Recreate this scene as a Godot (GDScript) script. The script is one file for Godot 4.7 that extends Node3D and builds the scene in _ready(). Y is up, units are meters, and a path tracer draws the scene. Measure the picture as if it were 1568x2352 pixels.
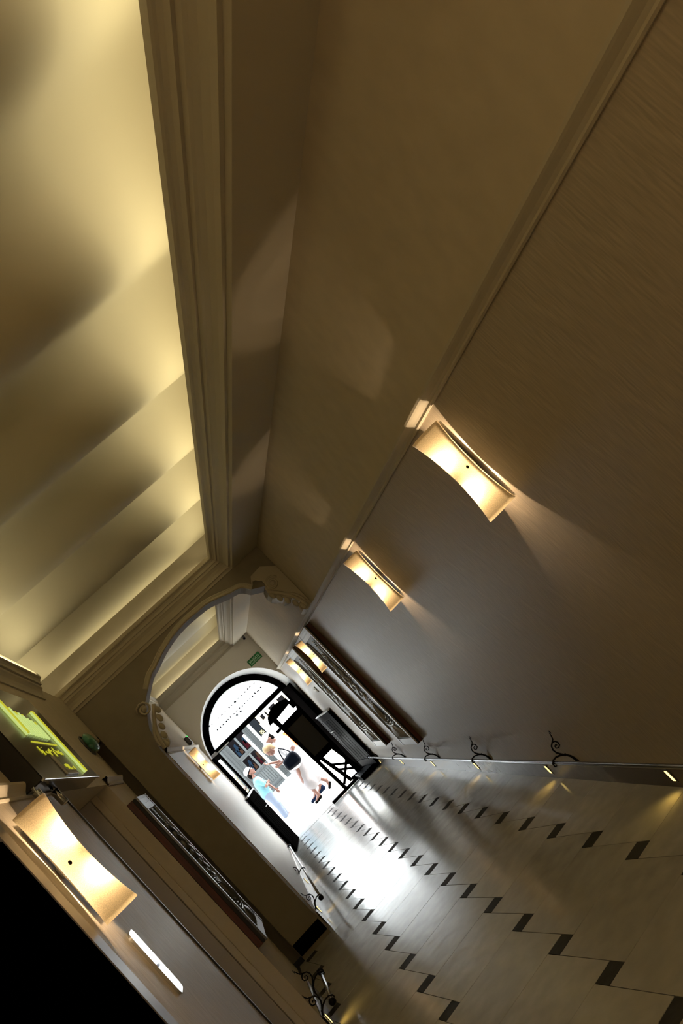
extends Node3D
# A passage to a street door, seen with a camera rolled by 45 degrees. Right wall x = 1.74, street door z = -18.

var M := {}
var rng := RandomNumberGenerator.new()
var used := {}

# ---------------------------------------------------------------- helpers
func numbered(called: String, parent: Node) -> String:
	var key := str(parent.get_instance_id()) + called
	var n: int = used.get(key, 0)
	used[key] = n + 1
	return called if n == 0 else "%s_%03d" % [called, n]

func new_st() -> SurfaceTool:
	var st := SurfaceTool.new()
	st.begin(Mesh.PRIMITIVE_TRIANGLES)
	return st

func mesh_of(st: SurfaceTool) -> ArrayMesh:
	st.generate_normals()
	return st.commit()

func put(called: String, mesh: Mesh, m: Material, parent: Node = self, at := Transform3D.IDENTITY) -> MeshInstance3D:
	var o := MeshInstance3D.new()
	o.name = numbered(called, parent)
	o.mesh = mesh
	o.material_override = m
	o.transform = at
	parent.add_child(o, true)
	return o

func obj(called: String, st: SurfaceTool, m: Material, parent: Node = self) -> MeshInstance3D:
	return put(called, mesh_of(st), m, parent)

func tag(o: Node, label: String, category: String, group := "") -> Node:
	o.set_meta("label", label)
	o.set_meta("category", category)
	if group != "":
		o.set_meta("group", group)
	return o

func thing(called: String, label: String, category: String, at := Vector3.ZERO, turn := 0.0, group := "") -> Node3D:
	var o := Node3D.new()
	o.name = numbered(called, self)
	add_child(o, true)
	o.position = at
	o.rotation.y = turn
	tag(o, label, category, group)
	return o

func struct(called: String, st: SurfaceTool, m: Material) -> MeshInstance3D:
	var o := obj(called, st, m)
	o.set_meta("kind", "structure")
	return o

func dup(root: Node3D, at: Vector3, turn: float, label := "") -> Node3D:
	var r: Node3D = root.duplicate()
	r.name = numbered(String(root.name).rstrip("0123456789").rstrip("_"), self)
	add_child(r, true)
	r.position = at
	r.rotation.y = turn
	if label != "":
		r.set_meta("label", label)
	return r

func flat(st: SurfaceTool) -> void:
	st.set_smooth_group(0xFFFFFFFF)

func soft(st: SurfaceTool) -> void:
	st.set_smooth_group(0)

func tri(st: SurfaceTool, a: Vector3, b: Vector3, c: Vector3) -> void:
	st.add_vertex(a); st.add_vertex(b); st.add_vertex(c)

func quad(st: SurfaceTool, a: Vector3, b: Vector3, c: Vector3, d: Vector3) -> void:
	tri(st, a, b, c); tri(st, a, c, d)

# chamfered box between two corners, in a frame
func bx(st: SurfaceTool, lo: Vector3, hi: Vector3, ch := 0.004, f := Transform3D.IDENTITY) -> void:
	flat(st)
	var c := (lo + hi) / 2.0
	var h := ((hi - lo) / 2.0).abs()
	var k: float = min(ch, 0.45 * min(h.x, min(h.y, h.z)))
	var P := func(sx: int, sy: int, sz: int, ax: int) -> Vector3:
		var v := Vector3(sx * (h.x - k), sy * (h.y - k), sz * (h.z - k))
		v[ax] += [sx, sy, sz][ax] * k
		return f * (c + v)
	for ax in 3:
		for s in [-1, 1]:
			var q := []
			for t in [[-1, -1], [-1, 1], [1, 1], [1, -1]]:
				var sg := [0, 0, 0]
				sg[ax] = s; sg[(ax + 1) % 3] = t[0]; sg[(ax + 2) % 3] = t[1]
				q.append(P.call(sg[0], sg[1], sg[2], ax))
			if s > 0: quad(st, q[0], q[1], q[2], q[3])
			else: quad(st, q[3], q[2], q[1], q[0])
	if k <= 0.0: return
	for ax in 3: # edges along ax
		var b := (ax + 1) % 3
		var d := (ax + 2) % 3
		for s in [-1, 1]:
			for t in [-1, 1]:
				var s0 := [0, 0, 0]; s0[ax] = -1; s0[b] = s; s0[d] = t
				var s1 := [0, 0, 0]; s1[ax] = 1; s1[b] = s; s1[d] = t
				var q := [P.call(s0[0], s0[1], s0[2], b), P.call(s1[0], s1[1], s1[2], b), P.call(s1[0], s1[1], s1[2], d), P.call(s0[0], s0[1], s0[2], d)]
				if s * t > 0: quad(st, q[0], q[1], q[2], q[3])
				else: quad(st, q[3], q[2], q[1], q[0])
	for x in [-1, 1]:
		for y in [-1, 1]:
			for z in [-1, 1]:
				var q := [P.call(x, y, z, 0), P.call(x, y, z, 1), P.call(x, y, z, 2)]
				if x * y * z > 0: tri(st, q[0], q[2], q[1])
				else: tri(st, q[0], q[1], q[2])

# a box stretched from a to b, width w along side, thickness t
func bar(st: SurfaceTool, a: Vector3, b: Vector3, w: float, t: float, side := Vector3(0, 0, 1), ch := 0.003) -> void:
	var y := (b - a).normalized()
	var z := (side - y * side.dot(y)).normalized()
	var x := y.cross(z)
	bx(st, Vector3(-t / 2, 0, -w / 2), Vector3(t / 2, (b - a).length(), w / 2), ch, Transform3D(Basis(x, y, z), a))

# extrude a 2D polygon (in the frame's xy) from z0 to z1 of the frame
func prism(st: SurfaceTool, poly: PackedVector2Array, z0: float, z1: float, f := Transform3D.IDENTITY) -> void:
	flat(st)
	var p := poly
	if Geometry2D.is_polygon_clockwise(p): p.reverse()
	var ix := Geometry2D.triangulate_polygon(p)
	for i in range(0, ix.size(), 3):
		var a := p[ix[i]]; var b := p[ix[i + 1]]; var c := p[ix[i + 2]]
		if (b - a).cross(c - a) < 0: var t := b; b = c; c = t
		tri(st, f * Vector3(a.x, a.y, z1), f * Vector3(c.x, c.y, z1), f * Vector3(b.x, b.y, z1))
		tri(st, f * Vector3(a.x, a.y, z0), f * Vector3(b.x, b.y, z0), f * Vector3(c.x, c.y, z0))
	if ix.is_empty(): return
	for i in p.size():
		var a := p[i]; var b := p[(i + 1) % p.size()]
		quad(st, f * Vector3(a.x, a.y, z0), f * Vector3(a.x, a.y, z1), f * Vector3(b.x, b.y, z1), f * Vector3(b.x, b.y, z0))

func tube(st: SurfaceTool, pts: Array, radii: Array, sides := 8, squash := 1.0, caps := true) -> void:
	soft(st)
	var n := pts.size()
	var rings := []
	var up := Vector3(0.13, 0.97, 0.21)
	for i in n:
		var d: Vector3 = (pts[min(i + 1, n - 1)] - pts[max(i - 1, 0)]).normalized()
		var u := (up - d * up.dot(d))
		if u.length() < 0.05: u = Vector3(1, 0, 0) - d * d.x
		u = u.normalized(); up = u
		var v := d.cross(u)
		var fr: float = float(i) / max(1, n - 1) * (radii.size() - 1)
		var r: float = lerp(float(radii[int(fr)]), float(radii[mini(int(fr) + 1, radii.size() - 1)]), fr - int(fr))
		var ring := []
		for k in sides:
			var a := TAU * k / sides
			ring.append(pts[i] + (u * cos(a) + v * sin(a) * squash) * r)
		rings.append(ring)
	for i in n - 1:
		for k in sides:
			var k2 := (k + 1) % sides
			quad(st, rings[i][k], rings[i][k2], rings[i + 1][k2], rings[i + 1][k])
	if caps:
		for k in range(1, sides - 1):
			tri(st, rings[0][0], rings[0][k + 1], rings[0][k])
			tri(st, rings[n - 1][0], rings[n - 1][k], rings[n - 1][k + 1])

func lathe(st: SurfaceTool, prof: Array, f := Transform3D.IDENTITY, sides := 20) -> void: # prof: Vector2(radius, height along y)
	soft(st)
	for i in prof.size() - 1:
		for k in sides:
			var q := []
			for e in [[i, k], [i, k + 1], [i + 1, k + 1], [i + 1, k]]:
				var a: float = TAU * e[1] / sides
				var p: Vector2 = prof[e[0]]
				q.append(f * Vector3(cos(a) * p.x, p.y, sin(a) * p.x))
			quad(st, q[0], q[1], q[2], q[3])

func ball(st: SurfaceTool, c: Vector3, r: Vector3, f := Transform3D.IDENTITY, n := 10) -> void:
	var prof := []
	for i in n + 1:
		var a := PI * i / n - PI / 2
		prof.append(Vector2(cos(a), sin(a)))
	lathe(st, prof, f * Transform3D(Basis.from_scale(r), c), n + 4)

# closed section (inset from the path to its left, height) swept with mitres along a path of Vector2(x, z)
func moulding(st: SurfaceTool, sec: Array, path: Array, closed := false) -> void:
	flat(st)
	var n := path.size()
	var off := []
	for i in n:
		var p: Vector2 = path[i]
		var dirs := []
		if closed or i > 0: dirs.append((p - path[(i - 1 + n) % n]).normalized())
		if closed or i < n - 1: dirs.append((path[(i + 1) % n] - p).normalized())
		var nn := Vector2.ZERO
		for d in dirs: nn += Vector2(d.y, -d.x)
		nn = nn.normalized()
		off.append(nn / max(0.3, nn.dot(Vector2(dirs[0].y, -dirs[0].x))))
	var last := n if closed else n - 1
	for i in last:
		var j := (i + 1) % n
		for k in sec.size():
			var a: Vector2 = sec[k]
			var b: Vector2 = sec[(k + 1) % sec.size()]
			var pt := func(w: int, s: Vector2) -> Vector3:
				var q: Vector2 = path[w] + off[w] * s.x
				return Vector3(q.x, s.y, q.y)
			quad(st, pt.call(i, a), pt.call(i, b), pt.call(j, b), pt.call(j, a))

func rect_wall(st: SurfaceTool, a: Vector2, b: Vector2, y0: float, y1: float, thick: float) -> void: # vertical wall from a to b, thickness to the right of a->b
	var d := (b - a).normalized()
	var f := Transform3D(Basis(Vector3(d.x, 0, d.y), Vector3.UP, Vector3(d.x, 0, d.y).cross(Vector3.UP)), Vector3(a.x, 0, a.y))
	bx(st, Vector3(0, y0, 0), Vector3((b - a).length(), y1, thick), 0.0, f)

# ---------------------------------------------------------------- signed-distance bodies
# prims: [a, b, ra, rb, squash_x] joined by a smooth minimum, meshed as surface nets
func body(st: SurfaceTool, prims: Array, cell: float, k: float, f := Transform3D.IDENTITY) -> void:
	soft(st)
	var lo := Vector3(1e9, 1e9, 1e9); var hi := -lo
	for p in prims:
		var r: float = max(p[2], p[3]) + k + cell * 2
		for e in [p[0], p[1]]:
			lo = lo.min(e - Vector3.ONE * r); hi = hi.max(e + Vector3.ONE * r)
	var nx := int((hi.x - lo.x) / cell) + 2
	var ny := int((hi.y - lo.y) / cell) + 2
	var nz := int((hi.z - lo.z) / cell) + 2
	var val := PackedFloat32Array(); val.resize(nx * ny * nz); val.fill(1.0)
	for p in prims:
		var a: Vector3 = p[0]; var b: Vector3 = p[1]
		var ra: float = p[2]; var rb: float = p[3]
		var m: float = max(ra, rb) + k + cell * 2
		var l := a.min(b) - Vector3.ONE * m; var h := a.max(b) + Vector3.ONE * m
		var i0 := maxi(0, int((l.x - lo.x) / cell)); var i1 := mini(nx - 1, int((h.x - lo.x) / cell))
		var j0 := maxi(0, int((l.y - lo.y) / cell)); var j1 := mini(ny - 1, int((h.y - lo.y) / cell))
		var k0 := maxi(0, int((l.z - lo.z) / cell)); var k1 := mini(nz - 1, int((h.z - lo.z) / cell))
		var ab := b - a
		var l2: float = max(ab.length_squared(), 1e-9)
		for j in range(j0, j1 + 1):
			for kk in range(k0, k1 + 1):
				var base := (j * nz + kk) * nx
				for i in range(i0, i1 + 1):
					var q := lo + Vector3(i, j, kk) * cell - a
					var t := clampf(q.dot(ab) / l2, 0.0, 1.0)
					var d := (q - ab * t).length() - lerpf(ra, rb, t)
					var o := val[base + i]
					var hh := maxf(k - absf(o - d), 0.0) / k
					val[base + i] = minf(o, d) - hh * hh * k * 0.25
	var id := PackedInt32Array(); id.resize(nx * ny * nz); id.fill(-1)
	var vs := PackedVector3Array()
	var offs := [0, 1, nx, nx + 1, nx * nz, nx * nz + 1, nx * nz + nx, nx * nz + nx + 1]
	var cor := [Vector3(0, 0, 0), Vector3(1, 0, 0), Vector3(0, 0, 1), Vector3(1, 0, 1), Vector3(0, 1, 0), Vector3(1, 1, 0), Vector3(0, 1, 1), Vector3(1, 1, 1)]
	var edges := [[0, 1], [2, 3], [4, 5], [6, 7], [0, 2], [1, 3], [4, 6], [5, 7], [0, 4], [1, 5], [2, 6], [3, 7]]
	for j in ny - 1:
		for kk in nz - 1:
			for i in nx - 1:
				var at := (j * nz + kk) * nx + i
				var inside := 0
				for c in 8:
					if val[at + offs[c]] < 0: inside += 1
				if inside == 0 or inside == 8: continue
				var s := Vector3.ZERO; var n := 0
				for e in edges:
					var u := val[at + offs[e[0]]]; var w := val[at + offs[e[1]]]
					if (u < 0) != (w < 0):
						s += cor[e[0]].lerp(cor[e[1]], u / (u - w)); n += 1
				id[at] = vs.size()
				vs.append(f * (lo + (Vector3(i, j, kk) + s / n) * cell))
	for j in range(1, ny - 1):
		for kk in range(1, nz - 1):
			for i in range(1, nx - 1):
				var at := (j * nz + kk) * nx + i
				var v := val[at] < 0
				if v != (val[at + 1] < 0): netquad(st, vs, [id[at], id[at - nx], id[at - nx - nx * nz], id[at - nx * nz]], v)
				if v != (val[at + nx] < 0): netquad(st, vs, [id[at], id[at - nx * nz], id[at - nx * nz - 1], id[at - 1]], v)
				if v != (val[at + nx * nz] < 0): netquad(st, vs, [id[at], id[at - 1], id[at - 1 - nx], id[at - nx]], v)

func netquad(st: SurfaceTool, vs: PackedVector3Array, q: Array, flip: bool) -> void:
	if q.min() < 0: return
	if flip: quad(st, vs[q[0]], vs[q[1]], vs[q[2]], vs[q[3]])
	else: quad(st, vs[q[3]], vs[q[2]], vs[q[1]], vs[q[0]])

# ---------------------------------------------------------------- materials
func mat(called: String, c: Color, rough := 0.6, metal := 0.0) -> StandardMaterial3D:
	var m := StandardMaterial3D.new()
	m.resource_name = called
	m.albedo_color = c
	m.roughness = rough
	m.metallic = metal
	M[called] = m
	return m

func glow(called: String, c: Color, energy: float) -> StandardMaterial3D:
	var m := mat(called, Color(0.8, 0.8, 0.8), 0.5)
	m.emission_enabled = true
	m.emission = c
	m.emission_energy_multiplier = energy
	return m

# an image of layered noise: sx, sy stretch it; lo..hi the grey range
func noise_tex(seed_: int, size: int, freq: float, sx: float, sy: float, lo: float, hi: float, octaves := 4, pow_ := 1.0) -> ImageTexture:
	var n := FastNoiseLite.new()
	n.seed = seed_
	n.noise_type = FastNoiseLite.TYPE_SIMPLEX_SMOOTH
	n.frequency = freq
	n.fractal_octaves = octaves
	var im := Image.create(size, size, false, Image.FORMAT_RGB8)
	for y in size:
		for x in size:
			# blended over the border so that it repeats without a seam
			var u := x * sx; var v := y * sy
			var a := n.get_noise_2d(u, v); var b := n.get_noise_2d(u - size * sx, v)
			var c := n.get_noise_2d(u, v - size * sy); var d := n.get_noise_2d(u - size * sx, v - size * sy)
			var fx := float(x) / size; var fy := float(y) / size
			var w := lerpf(lerpf(a, b, fx), lerpf(c, d, fx), fy)
			var g := lerpf(lo, hi, pow(clampf(0.5 + w * 0.9, 0, 1), pow_))
			im.set_pixel(x, y, Color(g, g, g))
	im.generate_mipmaps()
	return ImageTexture.create_from_image(im)

func tri_map(m: StandardMaterial3D, scale: float) -> void:
	m.uv1_triplanar = true
	m.uv1_world_triplanar = true
	m.uv1_scale = Vector3.ONE * scale

func make_materials() -> void:
	var fine := noise_tex(3, 256, 0.03, 1, 1, 0.95, 1.0)
	var w := mat("plaster", Color(0.82, 0.77, 0.68), 0.75)
	w.albedo_texture = fine; tri_map(w, 0.7)
	var w2 := mat("shaded_arch_plaster", Color(0.60, 0.565, 0.50), 0.8)  # plaster darkened to stand for the backlit shade on the arch wall
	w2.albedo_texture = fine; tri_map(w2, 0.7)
	mat("pale_plaster", Color(0.92, 0.90, 0.86), 0.8)
	mat("stucco", Color(0.78, 0.745, 0.67), 0.7)
	mat("tray_paint", Color(0.86, 0.83, 0.74), 0.75)
	# silky wallpaper with upright streaks
	var p := mat("wallpaper", Color(0.77, 0.715, 0.635), 1.0)
	p.albedo_texture = noise_tex(11, 512, 0.02, 3.0, 0.28, 0.84, 1.0)
	p.roughness_texture = noise_tex(12, 512, 0.02, 3.4, 0.3, 0.30, 0.60)
	p.roughness_texture_channel = BaseMaterial3D.TEXTURE_CHANNEL_RED
	tri_map(p, 2.2)
	# polished stone of the floor, three tones
	var cloudy := noise_tex(21, 512, 0.012, 1, 1, 0.90, 1.0, 5)
	var rough := noise_tex(22, 512, 0.02, 1, 1, 0.13, 0.21, 3)
	var bump := noise_tex(23, 512, 0.016, 1, 1, 0.2, 0.8, 2)
	for i in 3:
		var t := mat("stone_%d" % i, Color(0.79, 0.775, 0.745).darkened(0.025 * i), 1.0)
		t.albedo_texture = cloudy
		t.metallic_specular = 0.38
		t.roughness_texture = rough
		t.roughness_texture_channel = BaseMaterial3D.TEXTURE_CHANNEL_RED
		t.heightmap_enabled = true
		t.heightmap_texture = bump
		t.heightmap_scale = 0.015
		tri_map(t, 0.8)
	var dk := mat("dark_stone", Color(0.30, 0.295, 0.285), 0.5)
	dk.metallic_specular = 0.06
	dk.albedo_texture = cloudy; tri_map(dk, 2.0)
	mat("grout", Color(0.20, 0.19, 0.17), 0.8)
	var sk := mat("skirting_stone", Color(0.46, 0.45, 0.44), 0.25)
	mat("recess_grey", Color(0.68, 0.64, 0.58), 0.4)
	sk.albedo_texture = cloudy; tri_map(sk, 1.2)
	mat("skirting_brown", Color(0.24, 0.15, 0.11), 0.3)
	mat("black_skirting", Color(0.012, 0.011, 0.010), 0.7)
	M.black_skirting.metallic_specular = 0.08
	mat("iron", Color(0.11, 0.095, 0.085), 0.38, 0.8)
	mat("steel", Color(0.62, 0.63, 0.65), 0.24, 1.0)
	mat("brushed_jamb", Color(0.55, 0.55, 0.60), 0.3, 0.35)
	mat("silver_frame", Color(0.80, 0.80, 0.81), 0.4, 0.25)
	mat("mirror_plate", Color(0.9, 0.92, 0.95), 0.03, 1.0)
	mat("chrome", Color(0.8, 0.82, 0.85), 0.08, 1.0)
	var dd := mat("dark_wood", Color(0.055, 0.036, 0.028), 0.35)
	dd.clearcoat_enabled = true; dd.clearcoat = 0.3
	var rw := mat("red_wood", Color(0.44, 0.19, 0.09), 0.45)
	rw.albedo_texture = noise_tex(31, 256, 0.02, 2.4, 0.3, 0.6, 1.0); tri_map(rw, 1.5)
	mat("black_lacquer", Color(0.022, 0.021, 0.024), 0.5)
	mat("sign_black", Color(0.02, 0.02, 0.018), 0.2)
	M.black_lacquer.metallic_specular = 0.10
	mat("board_black", Color(0.018, 0.024, 0.019), 0.45)
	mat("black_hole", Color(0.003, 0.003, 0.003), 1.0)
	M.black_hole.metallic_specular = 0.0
	var rs := mat("relief_silver", Color(0.80, 0.80, 0.80), 1.0, 0.3)
	rs.roughness_texture = noise_tex(33, 256, 0.05, 1, 1, 0.28, 0.6)
	rs.roughness_texture_channel = BaseMaterial3D.TEXTURE_CHANNEL_RED
	tri_map(rs, 2.0)
	mat("shaded_silver", Color(0.42, 0.43, 0.45), 0.32, 0.85)  # relief silver darkened for the dim light on the left panel
	mat("door_dark", Color(0.02, 0.014, 0.012), 0.95)
	M.door_dark.metallic_specular = 0.02
	mat("relief_dark", Color(0.035, 0.03, 0.028), 0.5)
	var pane := mat("seeded_glass", Color(0.97, 0.93, 0.84), 0.3)
	pane.backlight_enabled = true
	pane.backlight = Color(1.0, 0.96, 0.88)
	pane.albedo_texture = noise_tex(41, 512, 0.09, 1.6, 0.8, 0.66, 1.0, 4); tri_map(pane, 4.0)
	glow("bulb_glow", Color(1.0, 0.84, 0.58), 14.0)
	glow("fill_globe_glow", Color(1.0, 0.85, 0.62), 3.0)  # glow of the added fill lamp behind the camera
	glow("led_glow", Color(1.0, 0.93, 0.62), 3.0)
	glow("step_glow", Color(1.0, 0.86, 0.5), 3.0)
	glow("sign_glow", Color(0.80, 0.80, 0.06), 0.7)
	glow("sign_edge_glow", Color(0.78, 0.88, 0.52), 0.8)
	glow("green_led", Color(0.1, 0.9, 0.4), 1.2)
	var gl := mat("clear_glass", Color(0.9, 0.95, 0.95, 0.12), 0.02)
	gl.transparency = BaseMaterial3D.TRANSPARENCY_ALPHA
	var fr := mat("frosted_glass", Color(0.80, 0.81, 0.82), 0.5)
	fr.backlight_enabled = true; fr.backlight = Color(1, 1, 1)
	var gb := mat("green_bowl", Color(0.22, 0.60, 0.47, 0.6), 0.12)
	gb.transparency = BaseMaterial3D.TRANSPARENCY_ALPHA
	mat("exit_green", Color(0.07, 0.50, 0.24), 0.4)
	mat("exit_print", Color(0.80, 0.95, 0.84), 0.5)
	mat("white_plastic", Color(0.72, 0.72, 0.70), 0.4)
	mat("grey_plastic", Color(0.30, 0.30, 0.32), 0.4)
	mat("lens_black", Color(0.02, 0.02, 0.03), 0.1)
	# street
	var pv := mat("pavement", Color(0.74, 0.74, 0.72), 0.8)
	pv.albedo_texture = fine; tri_map(pv, 0.5)
	mat("shop_paint", Color(0.165, 0.182, 0.184), 0.6)
	mat("shop_paint_dark", Color(0.10, 0.118, 0.124), 0.6)
	mat("shop_glass", Color(0.035, 0.03, 0.035), 0.05)
	mat("cream_paint", Color(0.85, 0.78, 0.6), 0.6)
	mat("white_paint", Color(0.90, 0.90, 0.89), 0.6)
	mat("slate", Color(0.045, 0.055, 0.065), 0.5)
	mat("chalk_yellow", Color(0.75, 0.70, 0.40), 0.7)
	mat("orange_goods", Color(0.85, 0.33, 0.14), 0.6)
	mat("blue_goods", Color(0.25, 0.36, 0.62), 0.6)
	mat("maroon", Color(0.11, 0.012, 0.025), 0.9)
	mat("dull_blue", Color(0.05, 0.09, 0.13), 0.9)
	mat("dull_tan", Color(0.13, 0.085, 0.06), 0.9)
	mat("skin", Color(0.34, 0.205, 0.16), 0.6)
	mat("skin_tan", Color(0.36, 0.22, 0.17), 0.55)
	mat("white_cloth", Color(0.58, 0.58, 0.60), 0.9)
	mat("linen", Color(0.44, 0.425, 0.435), 0.9)
	mat("blond_hair", Color(0.43, 0.345, 0.23), 0.7)
	mat("dark_hair", Color(0.02, 0.012, 0.01), 0.8)
	mat("bag_leather", Color(0.02, 0.03, 0.055), 0.3)
	mat("shoe_leather", Color(0.02, 0.017, 0.016), 0.7)
	mat("shoe_blue", Color(0.03, 0.07, 0.14), 0.7)
	mat("aqua_cloth", Color(0.27, 0.41, 0.45), 0.9)
	mat("denim_pale", Color(0.29, 0.325, 0.39), 0.9)
	mat("band_dark", Color(0.02, 0.016, 0.02), 0.9)
	mat("eye_dark", Color(0.02, 0.02, 0.02), 0.2)
	for e in ["dark_hair", "bag_leather", "shoe_leather", "shoe_blue", "band_dark", "maroon", "dull_blue", "dull_tan", "shop_glass", "slate"]: M[e].metallic_specular = 0.12
	mat("lip", Color(0.5, 0.2, 0.18), 0.5)

# left wall lines: near hall and far hall lean a little outwards and inwards
func xl(z: float) -> float: return -0.75 + 0.021 * (z + 3.73)
func xf(z: float) -> float: return -0.505 - 0.0171 * (z + 10.3)

func _ready() -> void:
	rng.seed = 7
	# camera
	var cam := Camera3D.new()
	cam.name = "camera"
	cam.fov = 58.4977
	cam.near = 0.05
	cam.far = 200.0
	add_child(cam)
	cam.position = Vector3(0, 2, 0)
	cam.rotation_degrees = Vector3(5.8364, -15.0912, -44.9441)
	# sky
	var env := Environment.new()
	env.background_mode = Environment.BG_SKY
	var sm := ProceduralSkyMaterial.new()
	sm.sky_top_color = Color(0.90, 0.95, 1.0)
	sm.sky_horizon_color = Color(1.0, 1.0, 1.0)
	sm.ground_bottom_color = Color(0.55, 0.55, 0.54)
	sm.ground_horizon_color = Color(0.8, 0.82, 0.84)
	sm.sky_energy_multiplier = 1.0
	var sky := Sky.new()
	sky.sky_material = sm
	env.sky = sky
	env.background_energy_multiplier = 12.0
	env.tonemap_mode = Environment.TONE_MAPPER_LINEAR
	env.tonemap_exposure = 1.0
	env.sdfgi_enabled = true
	env.ssao_enabled = true
	env.ssil_enabled = true
	var we := WorldEnvironment.new()
	we.name = "world_environment"
	we.environment = env
	add_child(we)
	# sun over the house, on the far side of the street
	var sun := DirectionalLight3D.new()
	sun.name = "sun"
	sun.light_color = Color(1.0, 0.96, 0.9)
	sun.light_energy = 6.0
	sun.light_angular_distance = 0.6
	sun.shadow_enabled = true
	add_child(sun)
	sun.look_at_from_position(Vector3(7, 14, -1.2), Vector3(0, 0, 0))
	# cove strips: area lights over the strips, energy per metre
	for c in [[Vector3(1.335, 3.675, -3.1), Vector3(-0.3, 1, 0), 13.6, Vector3(0, 0, 1), 1.0], [Vector3(0.16, 3.675, -10.06), Vector3(0, 1, 0.3), 2.0, Vector3(1, 0, 0), 0.5],
			[Vector3(xl(-2.4) + 0.02, 3.675, -2.4), Vector3(0.3, 1, 0), 12.0, Vector3(0, 0, 1), 1.0], [Vector3(-1.0, 3.675, -9.25), Vector3(0.3, 1, 0), 1.3, Vector3(0, 0, 1), 0.8],
			[Vector3(1.36, 3.675, -14.3), Vector3(-0.3, 1, 0), 6.8, Vector3(0, 0, 1), 0.35], [Vector3(0.48, 3.675, -17.91), Vector3(0, 1, 0.3), 1.6, Vector3(1, 0, 0), 0.35]]:
		var a := AreaLight3D.new()
		a.name = "cove_light"
		a.light_color = Color(1.0, 0.94, 0.74)
		a.light_energy = COVE * c[2] * c[4]
		a.area_size = Vector2(c[2], 0.06)
		a.area_range = 8.0
		a.shadow_enabled = true
		add_child(a, true)
		var zz: Vector3 = -(c[1] as Vector3).normalized()
		a.transform = Transform3D(Basis(c[3], zz.cross(c[3]), zz), c[0])
	make_materials()
	setting()
	passage_things()
	street()

const COVE := 0.21
const WAVE := 1.55

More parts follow.
